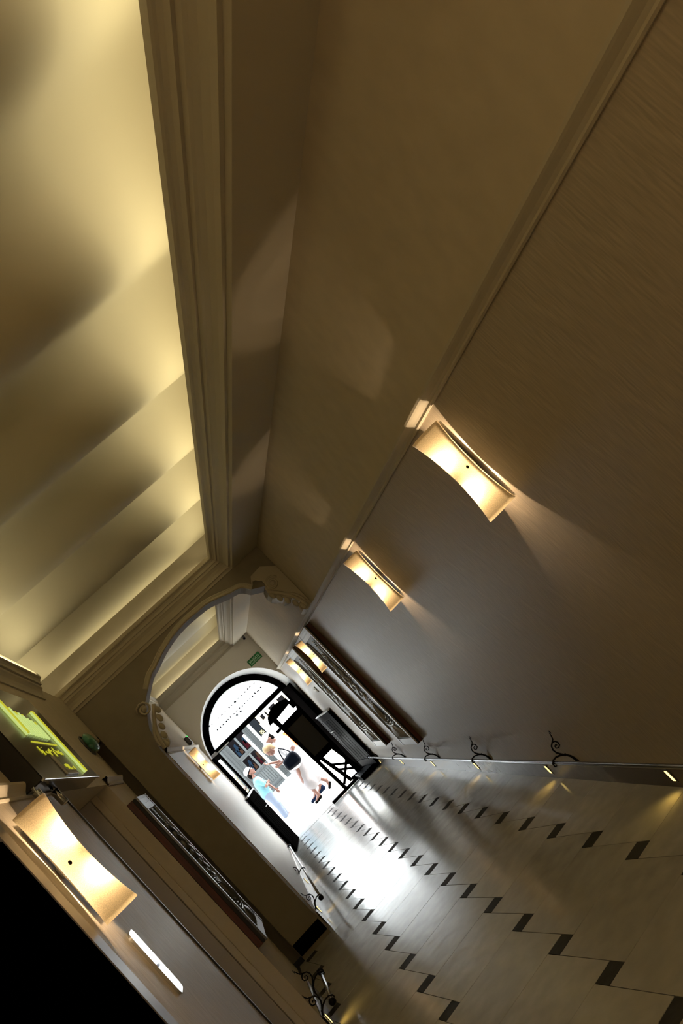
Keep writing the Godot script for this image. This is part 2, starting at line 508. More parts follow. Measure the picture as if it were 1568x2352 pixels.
# ---------------------------------------------------------------- the setting
func setting() -> void:
	build_floor()
	var st := new_st()
	bx(st, Vector3(1.74, 0, -18.0), Vector3(2.1, 4.5, 4.4), 0)
	var wr := struct("wall_right", st, M.plaster)
	st = new_st()
	bx(st, Vector3(1.733, 0.15, -17.95), Vector3(1.745, 2.50, 4.2), 0)
	obj("wallpaper", st, M.wallpaper, wr)
	# left wall of the near hall, in pieces round the dark doorway, the recess and the niche
	st = new_st()
	var L := func(z0: float, z1: float, y0: float, y1: float, back := 0.0, th := 0.5) -> void:
		rect_wall(st, Vector2(xl(z0) - back, z0), Vector2(xl(z1) - back, z1), y0, y1, th)
	L.call(-5.15, -3.32, 0, 3.66)
	L.call(-3.32, -1.0, 2.33, 3.66)
	L.call(-1.0, 4.4, 0, 3.66)
	L.call(-7.4, -5.15, 2.5, 3.66)
	L.call(-8.6, -7.4, 0, 3.66)
	L.call(-10.1, -8.6, 0, 3.66, 0.10)
	L.call(-10.1, -8.6, 3.06, 3.66)
	var wl := struct("wall_left", st, M.plaster)
	st = new_st()
	rect_wall(st, Vector2(-1.32, -7.5), Vector2(-1.32, -5.0), 0, 2.6, 0.2)
	bx(st, Vector3(-1.5, 3.6, -10.2), Vector3(-1.25, 4.5, 4.4), 0)
	bx(st, Vector3(-1.75, 0, -10.6), Vector3(-1.42, 3.7, -8.0), 0)
	obj("recess_back", st, M.plaster, wl)
	st = new_st()
	rect_wall(st, Vector2(xl(-5.14) + 0.004, -5.14), Vector2(xl(-3.46) + 0.004, -3.46), 0.0, 2.5, 0.03)
	obj("wallpaper", st, M.wallpaper, wl)
	# dark frame pieces at the end of the recess
	st = new_st()
	bx(st, Vector3(-0.985, 0, -7.4), Vector3(-0.93, 2.5, -7.37), 0.004)
	obj("recess_trim", st, M.plaster, wl)
	st = new_st()
	bx(st, Vector3(-1.30, 0.1, -7.395), Vector3(-0.99, 2.5, -7.36), 0.004)
	obj("recess_panel", st, M.recess_grey, wl)
	st = new_st()
	bx(st, Vector3(xl(-5.15) - 0.002, 0, -5.175), Vector3(xl(-5.15) + 0.012, 2.5, -5.15), 0.002)
	obj("corner_strip", st, M.dark_wood, wl)
	# far left wall
	st = new_st()
	rect_wall(st, Vector2(xf(-18.0), -18.0), Vector2(xf(-10.4), -10.4), 0, 3.66, 0.4)
	bx(st, Vector3(-1.1, 3.6, -18.1), Vector3(-0.9, 4.5, -10.4), 0)
	var wf := struct("wall_far_left", st, M.plaster)
	st = new_st()
	rect_wall(st, Vector2(xf(-17.94) + 0.006, -17.94), Vector2(xf(-10.52) + 0.006, -10.52), 0.15, 2.5, 0.03)
	obj("wallpaper", st, M.wallpaper, wf)
	# wall behind the camera and the roof
	st = new_st()
	bx(st, Vector3(-1.5, 0, 4.2), Vector3(2.1, 4.5, 4.5), 0)
	struct("wall_back", st, M.plaster)
	st = new_st()
	bx(st, Vector3(-1.6, 4.45, -18.3), Vector3(2.1, 4.65, 4.5), 0)
	struct("ceiling", st, M.plaster)
	arch_wall()
	# trays with cornices
	var sec := [Vector2(-0.375, 3.45), Vector2(0, 3.45), Vector2(0, 3.488), Vector2(0.022, 3.488), Vector2(0.026, 3.52), Vector2(0.036, 3.555), Vector2(0.052, 3.58), Vector2(0.062, 3.592), Vector2(0.062, 3.622), Vector2(0.078, 3.622), Vector2(0.082, 3.65), Vector2(0.094, 3.668), Vector2(0.104, 3.674), Vector2(0.112, 3.684), Vector2(0.112, 3.722), Vector2(0.092, 3.722), Vector2(0.075, 3.66), Vector2(-0.375, 3.66)]
	st = new_st()
	moulding(st, sec, [Vector2(1.365, 3.9), Vector2(1.365, -10.09), Vector2(-1.03, -10.09), Vector2(-1.03, -8.45), Vector2(xl(-8.45) - 0.01, -8.45), Vector2(xl(3.9) - 0.01, 3.9)], true)
	struct("trim_1", st, M.stucco)
	st = new_st()
	moulding(st, sec, [Vector2(1.39, -10.9), Vector2(1.39, -17.94), Vector2(-0.43, -17.94), Vector2(-0.54, -10.9)], true)
	bx(st, Vector3(-1.0, 3.45, -10.9), Vector3(1.8, 3.66, -10.5), 0)
	struct("trim_2", st, M.stucco)
	for r in [[-1.25, 1.74, -10.1, 4.2, "near"], [-0.92, 1.74, -17.95, -10.5, "far"]]:
		st = new_st()
		soft(st)
		var nz := int((r[3] - r[2]) / 0.04)
		var nx := 6
		var P := func(i: int, j: int) -> Vector3:
			var z: float = lerp(float(r[2]), float(r[3]), float(j) / nz)
			return Vector3(lerp(float(r[0]), float(r[1]), float(i) / nx), 4.05 - 0.10 * cos(TAU * (z + 5.46) / WAVE), z)
		for j in nz:
			for i in nx:
				quad(st, P.call(i, j), P.call(i + 1, j), P.call(i + 1, j + 1), P.call(i, j + 1))
		struct("ceiling_" + str(r[4]) + "_tray", st, M.tray_paint)
	# ledge trims
	var led := [Vector2(-0.02, 2.485), Vector2(0.012, 2.485), Vector2(0.018, 2.492), Vector2(0.012, 2.502), Vector2(0.02, 2.515), Vector2(0.036, 2.532), Vector2(0.042, 2.54), Vector2(0.042, 2.552), Vector2(-0.02, 2.556)]
	st = new_st()
	moulding(st, led, [Vector2(1.735, 4.2), Vector2(1.735, -17.94)])
	struct("trim_3", st, M.stucco)
	st = new_st()
	moulding(st, led, [Vector2(xf(-17.94), -17.94), Vector2(xf(-10.5), -10.5)])
	moulding(st, led, [Vector2(-1.3, -7.4), Vector2(xl(-7.4), -7.4)])
	moulding(st, led, [Vector2(xl(-8.6), -8.6), Vector2(xl(-7.4), -7.4)])
	moulding(st, led, [Vector2(xl(-5.15), -5.15), Vector2(xl(4.2), 4.2)])
	struct("trim_4", st, M.stucco)
	# skirtings of polished stone
	var skr := [Vector2(-0.02, 0), Vector2(0.016, 0), Vector2(0.016, 0.165), Vector2(0.006, 0.175), Vector2(-0.02, 0.175)]
	st = new_st()
	moulding(st, skr, [Vector2(1.74, -6.3), Vector2(1.74, -17.9)])
	var br := struct("baseboard_right", st, M.skirting_stone)
	st = new_st()
	moulding(st, skr, [Vector2(1.74, 4.2), Vector2(1.74, -6.3)])
	obj("brown_section", st, M.skirting_brown, br)
	st = new_st()
	moulding(st, skr, [Vector2(xf(-17.9), -17.9), Vector2(xf(-10.5), -10.5)])
	moulding(st, skr, [Vector2(xl(-8.6), -8.6), Vector2(xl(-7.4), -7.4)])
	struct("baseboard_left", st, M.skirting_stone)
	st = new_st()
	bx(st, Vector3(-0.87, 0.05, -10.11), Vector3(-0.507, 0.19, -10.085), 0.003)
	struct("baseboard_pier", st, M.black_skirting)
	doorway()

func build_floor() -> void:
	var st := new_st()
	bx(st, Vector3(-2.0, -0.25, -17.95), Vector3(2.0, -0.005, 4.4), 0)
	var fl := struct("floor", st, M.grout)
	var room := PackedVector2Array([Vector2(1.735, 4.2), Vector2(1.735, -17.9), Vector2(xf(-17.9), -17.9), Vector2(xf(-10.4), -10.4), Vector2(-0.505, -10.1), Vector2(-0.95, -10.1), Vector2(-0.95, -8.6), Vector2(xl(-8.6), -8.6), Vector2(xl(-7.4), -7.4), Vector2(-1.32, -7.4), Vector2(-1.32, -5.15), Vector2(xl(-5.15), -5.15), Vector2(xl(4.2), 4.2)])
	var th := deg_to_rad(11.6)
	var u := Vector2(cos(th), -sin(th)); var v := Vector2(sin(th), cos(th))
	var a := 0.666; var b := 0.6627; var s := 0.136
	var shared := {}
	var F := Transform3D(Basis(Vector3(1, 0, 0), Vector3(0, 0, 1), Vector3(0, -1, 0)), Vector3.ZERO) # polygon xy lies in xz, extruded down
	for j in range(-20, 17):
		for k in range(-4, 4):
			var c := Vector2(0.515 + 0.680 * k, -5.865 + 0.6765 * j)
			for big in [true, false]:
				var p: PackedVector2Array
				if big: p = PackedVector2Array([c, c + u * a, c + u * a + v * b, c + v * b])
				else: p = PackedVector2Array([c, c - v * s, c - v * s + u * s, c + u * s])
				var q := Geometry2D.offset_polygon(p, -0.0022)[0]
				var parts := Geometry2D.intersect_polygons(q, room)
				for w in parts:
					if Geometry2D.is_polygon_clockwise(w) or poly_area(w) < 0.0008: continue
					var m: Material = M["stone_%d" % rng.randi_range(0, 2)] if big else M.dark_stone
					var called := "floor_tile" if big else "inlay_tile"
					var whole: bool = abs(poly_area(w) - poly_area(q)) < 1e-5
					var h := rng.randf_range(-0.0004, 0.0004)
					if whole:
						if not shared.has(big):
							var t := new_st()
							var lp := PackedVector2Array()
							for e in q: lp.append(e - c)
							prism(t, lp, 0.0, 0.02, F)
							shared[big] = mesh_of(t)
						put(called, shared[big], m, fl, Transform3D(Basis(), Vector3(c.x, h, c.y)))
					else:
						var t := new_st()
						prism(t, w, 0.0, 0.02, F)
						if Geometry2D.triangulate_polygon(w).is_empty(): continue
						put(called, mesh_of(t), m, fl)
	st = new_st()
	bx(st, Vector3(-0.45, -0.2, -18.9), Vector3(1.9, 0.004, -17.9), 0.003)
	obj("threshold", st, M.stone_1, fl)

func poly_area(p: PackedVector2Array) -> float:
	var s := 0.0
	for i in p.size(): s += p[i].cross(p[(i + 1) % p.size()])
	return absf(s) / 2.0

const ARCH := [[-0.178, 3.113], [-0.055, 3.198], [0.047, 3.232], [0.18, 3.287], [0.32, 3.33], [0.46, 3.357], [0.598, 3.367], [0.75, 3.362], [0.90, 3.350], [1.03, 3.313], [1.15, 3.268], [1.286, 3.228], [1.363, 3.13]]
const CORBEL_R := [[1.363, 3.13], [1.40, 3.155], [1.425, 3.185], [1.455, 3.175], [1.478, 3.142], [1.505, 3.12], [1.51, 3.07], [1.47, 3.03], [1.455, 2.96], [1.462, 2.90], [1.49, 2.86], [1.53, 2.835], [1.55, 2.80], [1.545, 2.77], [1.575, 2.755], [1.61, 2.745], [1.64, 2.69], [1.652, 2.63], [1.622, 2.60], [1.617, 2.57], [1.635, 2.545], [1.67, 2.537], [1.735, 2.56], [1.735, 3.13], [1.60, 3.25], [1.45, 3.24]]
const CORBEL_L := [[-0.178, 3.113], [-0.205, 3.15], [-0.24, 3.15], [-0.28, 3.065], [-0.254, 3.04], [-0.235, 2.97], [-0.243, 2.94], [-0.236, 2.89], [-0.254, 2.844], [-0.29, 2.81], [-0.316, 2.803], [-0.318, 2.765], [-0.302, 2.745], [-0.32, 2.73], [-0.375, 2.718], [-0.37, 2.68], [-0.385, 2.648], [-0.392, 2.60], [-0.405, 2.57], [-0.376, 2.55], [-0.37, 2.525], [-0.39, 2.505], [-0.445, 2.495], [-0.505, 2.51], [-0.505, 3.09], [-0.40, 3.2]]

func pv(l: Array) -> PackedVector2Array:
	var p := PackedVector2Array()
	for e in l: p.append(Vector2(e[0], e[1]))
	return p

func spiral(c: Vector3, r0: float, r1: float, a0: float, turns: float, ux := Vector3(1, 0, 0), uy := Vector3(0, 1, 0), n := 18) -> Array:
	var o := []
	for i in n + 1:
		var t := float(i) / n
		var a := a0 + TAU * turns * t
		o.append(c + (ux * cos(a) + uy * sin(a)) * lerpf(r0, r1, t))
	return o

func smooth_arch() -> Array:
	var o := []
	var n := ARCH.size()
	for i in n - 1:
		for t in 4:
			var q := []
			for k in 2: q.append(cubic_interpolate(ARCH[i][k], ARCH[i + 1][k], ARCH[maxi(i - 1, 0)][k], ARCH[mini(i + 2, n - 1)][k], t / 4.0))
			o.append(q)
	o.append(ARCH[n - 1])
	return o

func arch_wall() -> void:
	var st := new_st()
	var p := [[-1.5, 3.12], [-0.875, 3.12], [-0.875, 0], [-0.505, 0], [-0.505, 2.56], [-0.44, 2.80], [-0.30, 3.02], [-0.178, 3.113]]
	p += smooth_arch().slice(1)
	p += [[1.50, 3.05], [1.62, 2.85], [1.70, 2.62], [1.76, 2.60], [1.76, 4.47], [-1.5, 4.47]]
	prism(st, pv(p), -10.5, -10.1)
	bx(st, Vector3(-1.5, 0, -10.5), Vector3(-0.87, 3.13, -10.42), 0)
	var w := struct("wall_arch", st, M.shaded_arch_plaster)
	# moulded edge that follows the arch
	st = new_st()
	var c := []
	for e in smooth_arch(): c.append(Vector3(e[0], e[1], -10.1))
	var band := func(o: float, r: float, z: float) -> void:
		var q := []
		for e in c:
			var d: Vector3 = (e - Vector3(0.6, 2.3, -10.1)).normalized()
			q.append(e + d * o + Vector3(0, 0, z))
		tube(st, q, [r], 8)
	band.call(0.012, 0.02, 0.0)
	band.call(0.045, 0.012, 0.005)
	band.call(0.03, 0.016, 0.0)
	obj("arch_moulding", st, M.stucco, w)
	for side in 2:
		st = new_st()
		prism(st, pv(CORBEL_R if side == 0 else CORBEL_L), -10.46, -10.06)
		var k := obj("corbel", st, M.stucco, w)
		st = new_st()
		var s := 1.0 if side == 0 else -1.0
		var o := Vector3(1.57, 3.02, -10.055) if side == 0 else Vector3(-0.345, 2.98, -10.055)
		var X := Vector3(s, 0, 0)
		tube(st, spiral(o, 0.085, 0.012, 0.2, 1.8, X), [0.010, 0.013, 0.009], 6)
		ball(st, o, Vector3(0.03, 0.03, 0.02))
		# the long S of the scroll down to the foot, and leaves along it
		var sp := []
		for i in 13:
			var t := i / 12.0
			sp.append(o + X * lerpf(-0.11, 0.11, t) + X * 0.05 * sin(t * PI) + Vector3(0, lerpf(-0.03, -0.45, t), 0))
		tube(st, sp, [0.022], 6)
		sp = []
		for i in 13:
			var t := i / 12.0
			sp.append(o + X * lerpf(-0.05, 0.13, t) + X * 0.05 * sin(t * PI) + Vector3(0, lerpf(-0.12, -0.40, t), 0))
		tube(st, sp, [0.016], 6)
		for i in 5:
			var t := i / 4.0
			ball(st, o + X * lerpf(-0.10, 0.07, t) + Vector3(0, lerpf(-0.10, -0.42, t), 0), Vector3(0.03, 0.045, 0.02), Transform3D.IDENTITY, 6)
		tube(st, spiral(o + X * 0.07 + Vector3(0, -0.42, 0), 0.045, 0.01, 1.0, 1.3, X), [0.011], 6)
		obj("scroll_relief", st, M.stucco, k)

func arc_pts(cx: float, cy: float, r: float, a0: float, a1: float, n: int) -> Array:
	var o := []
	for i in n + 1:
		var a := lerpf(a0, a1, float(i) / n)
		o.append([cx + cos(a) * r, cy + sin(a) * r])
	return o

func doorway() -> void:
	var st := new_st()
	var outer := arc_pts(0.70, 2.07, 1.055, PI - 0.0, 0.0, 32)
	var p := [[-9.0, 0], [-0.355, 0]] + outer + [[1.755, 0], [9.0, 0], [9.0, 8.0], [-9.0, 8.0]]
	prism(st, pv(p), -18.55, -17.95)
	var w := struct("wall_front", st, M.pale_plaster)
	# pale splayed reveal
	st = new_st()
	soft(st)
	var inner := arc_pts(0.665, 2.09, 1.0, PI, 0.0, 32)
	var a := [[-0.352, 0]] + outer + [[1.752, 0]]
	var b := [[-0.335, 0]] + inner + [[1.665, 0]]
	for i in a.size() - 1:
		quad(st, Vector3(a[i][0], a[i][1], -17.945), Vector3(a[i + 1][0], a[i + 1][1], -17.945), Vector3(b[i + 1][0], b[i + 1][1], -18.54), Vector3(b[i][0], b[i][1], -18.54))
	obj("reveal", st, M.white_paint, w)
	st = new_st()
	p = [[-0.7, 0], [-0.335, 0]] + inner + [[1.665, 0], [2.0, 0], [2.0, 3.4], [-0.7, 3.4]]
	prism(st, pv(p), -18.8, -18.54)
	obj("inner_reveal", st, M.pale_plaster, w)
	# door: arched frame, transom, fanlight, two open leaves
	var d := Node3D.new()
	d.name = "door_1"
	add_child(d)
	d.set_meta("kind", "structure")
	st = new_st()
	p = [[-0.36, 0], [-0.22, 0]] + arc_pts(0.665, 2.075, 0.885, PI, 0.0, 32) + [[1.55, 0], [1.69, 0]] + arc_pts(0.665, 2.095, 1.02, 0.0, PI, 32)
	prism(st, pv(p), -18.70, -18.56)
	obj("arched_frame", st, M.door_dark, d)
	st = new_st()
	bx(st, Vector3(-0.25, 2.18, -18.70), Vector3(1.58, 2.275, -18.54), 0.008)
	bx(st, Vector3(-0.25, 2.21, -18.55), Vector3(1.58, 2.245, -18.52), 0.006)
	obj("transom_bar", st, M.door_dark, d)
	st = new_st()
	prism(st, pv([[1.53, 2.25], [-0.20, 2.25]] + arc_pts(0.665, 2.075, 0.895, PI - 0.2, 0.2, 32)), -18.645, -18.635)
	var fan := obj("fanlight_pane", st, M.frosted_glass, d)
	# printed marks on the fanlight: rows of small strokes and two stars
	st = new_st()
	for row in [[2.67, 0.02, 1.30, 15], [2.51, 0.02, 1.32, 18]]:
		for i in row[3]:
			var x: float = lerp(float(row[1]), float(row[2]), (i + rng.randf_range(-0.2, 0.2)) / row[3])
			var l := rng.randf_range(0.014, 0.045)
			bx(st, Vector3(x, row[0] + rng.randf_range(-0.012, 0.012), -18.632), Vector3(x + l, row[0] + rng.randf_range(0.014, 0.03), -18.629), 0)
	bx(st, Vector3(0.2, 2.42, -18.632), Vector3(0.55, 2.424, -18.629), 0)
	bx(st, Vector3(0.75, 2.42, -18.632), Vector3(1.2, 2.424, -18.629), 0)
	for x in [0.57, 0.67]:
		var star := []
		for i in 10:
			var r := 0.035 if i % 2 == 0 else 0.014
			star.append([x + sin(TAU * i / 10) * r, 2.465 + cos(TAU * i / 10) * r])
		prism(st, pv(star), -18.632, -18.629)
	obj("printed_marks", st, M.slate, fan).set_meta("kind", "stuff")
	for s in [[Vector3(-0.20, 0.01, -18.54), Vector3(-0.325, 0.01, -17.70)], [Vector3(1.535, 0.01, -18.54), Vector3(1.64, 0.01, -17.70)]]:
		var leaf := Node3D.new()
		leaf.name = numbered("door_leaf", d)
		d.add_child(leaf, true)
		var x: Vector3 = (s[1] - s[0]).normalized()
		leaf.transform = Transform3D(Basis(x, Vector3.UP, x.cross(Vector3.UP)), s[0])
		st = new_st()
		for e in [[0.0, 0.10], [0.75, 0.85]]: bx(st, Vector3(e[0], 0, -0.03), Vector3(e[1], 2.17, 0.03), 0.006)
		for e in [[0.0, 0.14], [1.16, 1.26], [2.07, 2.17]]: bx(st, Vector3(0.1, e[0], -0.028), Vector3(0.75, e[1], 0.028), 0.006)
		obj("leaf_frame", st, M.door_dark, leaf)
		st = new_st()
		bx(st, Vector3(0.1, 1.26, -0.004), Vector3(0.75, 2.07, 0.004), 0)
		obj("leaf_glass", st, M.clear_glass if s[0].x < 0.5 else M.door_dark, leaf)
		for i in 5:
			st = new_st()
			bx(st, Vector3(0.102 + 0.13 * i, 0.14, -0.016), Vector3(0.226 + 0.13 * i, 1.16, 0.016), 0.008)
			obj("leaf_board", st, M.door_dark, leaf)
		st = new_st()
		var side := 1.0 if s[0].x < 0.5 else -1.0
		for y in [1.0, 1.62]: bar(st, Vector3(0.70, y, 0), Vector3(0.70, y, side * 0.085), 0.02, 0.02, Vector3(0, 1, 0))
		tube(st, [Vector3(0.70, 0.92, side * 0.085), Vector3(0.70, 1.70, side * 0.085)], [0.016], 10)
		obj("pull_handle", st, M.iron, leaf)
	st = new_st()
	bx(st, Vector3(-0.33, 2.17, -18.53), Vector3(-0.20, 2.25, -18.46), 0.01)
	bx(st, Vector3(-0.26, 2.19, -18.50), Vector3(0.1, 2.21, -18.46), 0.004)
	obj("door_closer", st, M.silver_frame, d)

# ---------------------------------------------------------------- things of the passage
# local frame of everything that hangs on a wall: x out of the wall, y up from the floor, z along it
func pane_point(h: float, t: float, near: float) -> Vector3:
	var q := h / 0.26
	var w := 0.075 + 0.05 * q * q
	var crown := 0.125 + 0.025 * q * q
	var fm := 1.25
	var p := t * fm
	return Vector3(0.032 + (crown - 0.032) * (cos(p) - cos(fm)) / (1.0 - cos(fm)), h * (1.0 - 0.02 * t * t), near * w * sin(p) / sin(fm))

func make_sconce() -> Node3D:
	var t := thing("wall_sconce", "", "sconce", Vector3.ZERO, 0, "hourglass glass wall sconces")
	var st := new_st()
	soft(st)
	var N := 28; var K := 16
	var P := func(i: int, k: int, inner: bool) -> Vector3:
		var v := pane_point(lerpf(-0.26, 0.26, float(i) / N), lerpf(-1.0, 1.0, float(k) / K), 1.0)
		if inner: v = v - Vector3(0.006, 0, 0) * 1.0 + Vector3(0, 0, -sign(v.z) * 0.004)
		# rounded corners
		return v
	for i in N:
		for k in K:
			quad(st, P.call(i, k, false), P.call(i + 1, k, false), P.call(i + 1, k + 1, false), P.call(i, k + 1, false))
	for i in N:
		for k in [0, K]:
			quad(st, P.call(i, k, false), P.call(i + 1, k, false), P.call(i + 1, k, true), P.call(i, k, true))
	for k in K:
		for i in [0, N]:
			quad(st, P.call(i, k, false), P.call(i, k + 1, false), P.call(i, k + 1, true), P.call(i, k, true))
	obj("glass_shade", st, M.seeded_glass, t)
	st = new_st()
	bx(st, Vector3(0.0, -0.025, -0.02), Vector3(0.02, 0.025, 0.02), 0.004)
	bx(st, Vector3(0.018, -0.21, -0.062), Vector3(0.026, 0.21, 0.062), 0.003)  # plate added to keep the bulb light off the wall
	bar(st, Vector3(0.015, 0, 0), Vector3(0.05, 0, 0), 0.01, 0.01, Vector3(0, 0, 1))
	obj("mount", st, M.white_plastic, t)
	for s in [-1.0, 1.0]:
		st = new_st()
		tube(st, [Vector3(0.098, s * 0.07, 0), Vector3(0.098, s * 0.085, 0), Vector3(0.098, s * 0.115, 0), Vector3(0.098, s * 0.13, 0)], [0.008, 0.012, 0.011, 0.004], 8)
		var bulb := obj("bulb", st, M.bulb_glow, t)
		var o := OmniLight3D.new()
		o.name = "bulb_light"
		o.light_color = Color(1.0, 0.87, 0.70)
		o.light_energy = SCONCE
		o.light_size = 0.008
		o.omni_range = 9.0
		o.omni_attenuation = 2.0
		o.shadow_enabled = true
		bulb.add_child(o, true)
		o.position = Vector3(0.098, s * 0.10, 0)
		st = new_st()
		tube(st, [Vector3(0.02, s * 0.05, 0), Vector3(0.098, s * 0.055, 0), Vector3(0.098, s * 0.075, 0)], [0.009], 8)
		obj("socket", st, M.white_plastic, t)
	return t

const SCONCE := 0.11

func add_screw(t: Node3D, near: float) -> void:
	var st := new_st()
	ball(st, pane_point(0.0, 0.80, near) + Vector3(0.003, 0, near * 0.003), Vector3(0.007, 0.009, 0.007), Transform3D.IDENTITY, 6)
	obj("screw_cap", st, M.iron, t)

func relief_panel(label: String, at: Vector3, turn: float, hgt: float, near: float, face: Material) -> void:
	# y from 0 to hgt, z from 0 (near end) to about a metre away; near = +-1 is the way along local z
	var t := thing("relief_panel", label, "wall panel", at, turn, "tall carved relief panels")
	var W := (1.0 if near > 0 else 0.9) * near
	var zb := func(st: SurfaceTool, x0: float, x1: float, y0: float, y1: float, z0: float, z1: float, ch := 0.003) -> void:
		bx(st, Vector3(x0, y0, min(z0 * W, z1 * W)), Vector3(x1, y1, max(z0 * W, z1 * W)), ch)
	var st := new_st()
	zb.call(st, 0.0, 0.05, 0.0, hgt, 0.0, 1.0)
	obj("wooden_body", st, M.red_wood, t)
	st = new_st()
	zb.call(st, 0.05, 0.076, 0.002, hgt - 0.002, 0.002, 0.998, 0.001)
	obj("dark_back", st, M.relief_dark, t)  # backing of the carving; its rim also paints shade on the panel sides
	for e in [[0.0, 0.07], [0.93, 1.0]]:
		st = new_st()
		zb.call(st, 0.076, 0.094, 0.0, hgt, e[0], e[1])
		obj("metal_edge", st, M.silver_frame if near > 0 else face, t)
	st = new_st()
	zb.call(st, 0.07, 0.090, hgt - 0.13, hgt, 0.07, 0.93)
	for i in 3: zb.call(st, 0.086, 0.093, hgt - 0.12 + 0.045 * i, hgt - 0.11 + 0.045 * i, 0.07, 0.93)
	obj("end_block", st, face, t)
	st = new_st()
	zb.call(st, 0.07, 0.090, 0.0, 0.10, 0.07, 0.93)
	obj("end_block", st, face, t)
	# carved figure: a toothed strand, a plait, a long blade and a ribbed sheaf
	st = new_st()
	var V := func(h: float, c: float, x: float) -> Vector3: return Vector3(x, h * hgt, (0.5 + c) * W)
	for i in 12: ball(st, V.call(0.90 - 0.012 * i, -0.12 + 0.012 * i, 0.08), Vector3(0.014, 0.010, 0.06), Transform3D.IDENTITY, 6)
	for s in [-1.0, 1.0]:
		var q := []; var r := []
		for i in 41:
			var f := i / 40.0
			q.append(V.call(lerpf(0.80, 0.40, f), s * 0.13 * sin(f * 19.0) * (0.5 + f * 0.5), 0.08 + 0.008 * s * cos(f * 19.0)))
			r.append(0.016 + 0.012 * sin(f * PI))
		tube(st, q, r, 6)
		q = []
		for i in 21:
			var f := i / 20.0
			q.append(V.call(lerpf(0.91, 0.24, f), s * (0.34 - 0.10 * sin(f * PI * 2.0)), 0.078))
		tube(st, q, [0.013], 6)
	for i in 14: # plait leaves
		var f := i / 13.0
		for s in [-1.0, 1.0]: bar(st, V.call(lerpf(0.56, 0.34, f), 0.0, 0.085), V.call(lerpf(0.585, 0.365, f), s * 0.14, 0.078), 0.012, 0.014, Vector3(1, 0, 0))
	var q2 := []; var r2 := []
	for i in 15:
		var f := i / 14.0
		q2.append(V.call(lerpf(0.36, 0.17, f), -0.05 + 0.10 * f, 0.078)); r2.append(0.012 + 0.035 * sin(f * PI))
	tube(st, q2, r2, 8)
	for i in 9: # ribbed sheaf
		var c := lerpf(-0.36, 0.36, i / 8.0)
		var q := []
		for j in 9:
			var f := j / 8.0
			q.append(V.call(lerpf(0.165, 0.062, f), c * (0.25 + 0.75 * sin(f * 1.9)), 0.084 - 0.01 * absf(c)))
		tube(st, q, [0.012, 0.014, 0.016, 0.016, 0.016, 0.015, 0.014, 0.012, 0.010], 6)
	for i in 4:
		var q := []
		for j in 9:
			var a := lerpf(-1.2, 1.2, j / 8.0)
			q.append(V.call(0.20 + 0.02 * i - 0.03 * cos(a), 0.30 * sin(a) * (1 - 0.12 * i), 0.083))
		tube(st, q, [0.011], 6)
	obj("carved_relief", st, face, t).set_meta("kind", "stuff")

func bracket_shape(st: SurfaceTool, z: float, dy: float, far: float) -> void:
	var k: float = far / 0.14
	var V := func(a: Array) -> Array:
		var o := []
		for e in a: o.append(Vector3(e[0] * k + 0.004, e[1] + dy, z))
		return o
	tube(st, V.call([[0.004, 0.19], [0.006, 0.225], [0.014, 0.255], [0.034, 0.288], [0.065, 0.312], [0.10, 0.327], [0.132, 0.327], [0.155, 0.312], [0.158, 0.292], [0.143, 0.282]]), [0.010, 0.010, 0.009, 0.008, 0.0075, 0.007, 0.007, 0.007, 0.006, 0.005], 8)
	tube(st, V.call([[0.038, 0.292], [0.056, 0.315], [0.074, 0.345], [0.078, 0.375], [0.066, 0.403], [0.042, 0.416], [0.02, 0.428], [0.012, 0.446], [0.004, 0.478]]), [0.007, 0.007, 0.0065, 0.006, 0.006, 0.006, 0.005, 0.005, 0.003], 8)
	tube(st, V.call([[0.042, 0.416], [0.02, 0.408], [0.010, 0.388], [0.014, 0.366], [0.034, 0.357], [0.05, 0.368], [0.048, 0.386], [0.034, 0.388], [0.03, 0.378]]), [0.006, 0.006, 0.006, 0.006, 0.0055, 0.005, 0.005, 0.005, 0.006], 8)
	ball(st, Vector3(0.036 * k + 0.004, 0.29 + dy, z), Vector3(0.011, 0.011, 0.012), Transform3D.IDENTITY, 6)
	bx(st, Vector3(0, 0.165 + dy, z - 0.014), Vector3(0.006, 0.21 + dy, z + 0.014), 0.002)
	bx(st, Vector3(0, 0.465 + dy, z - 0.010), Vector3(0.005, 0.492 + dy, z + 0.010), 0.002)

func low_rail(label: String, at: Vector3, turn: float, z0: float, z1: float, zs: Array, far: float, dy: float, knobs: bool) -> void:
	var t := thing("low_rail", label, "rail", at, turn, "low wall rails on scrolled brackets")
	var st := new_st()
	tube(st, [Vector3(far, 0.305 + dy, z0), Vector3(far, 0.305 + dy, z1)], [0.014], 14)
	obj("rail_tube", st, M.steel, t)
	for z in zs:
		st = new_st()
		bracket_shape(st, z, dy, far)
		obj("scroll_bracket", st, M.iron, t)
	for z in [z0, z1]:
		st = new_st()
		var s: float = sign(z - (z0 + z1) / 2)
		if knobs: ball(st, Vector3(far, 0.305 + dy, z + s * 0.012), Vector3(0.030, 0.030, 0.022))
		else: tube(st, [Vector3(far, 0.305 + dy, z - s * 0.01), Vector3(far, 0.305 + dy, z + s * 0.01)], [0.017], 12)
		obj("end_knob", st, M.iron, t)

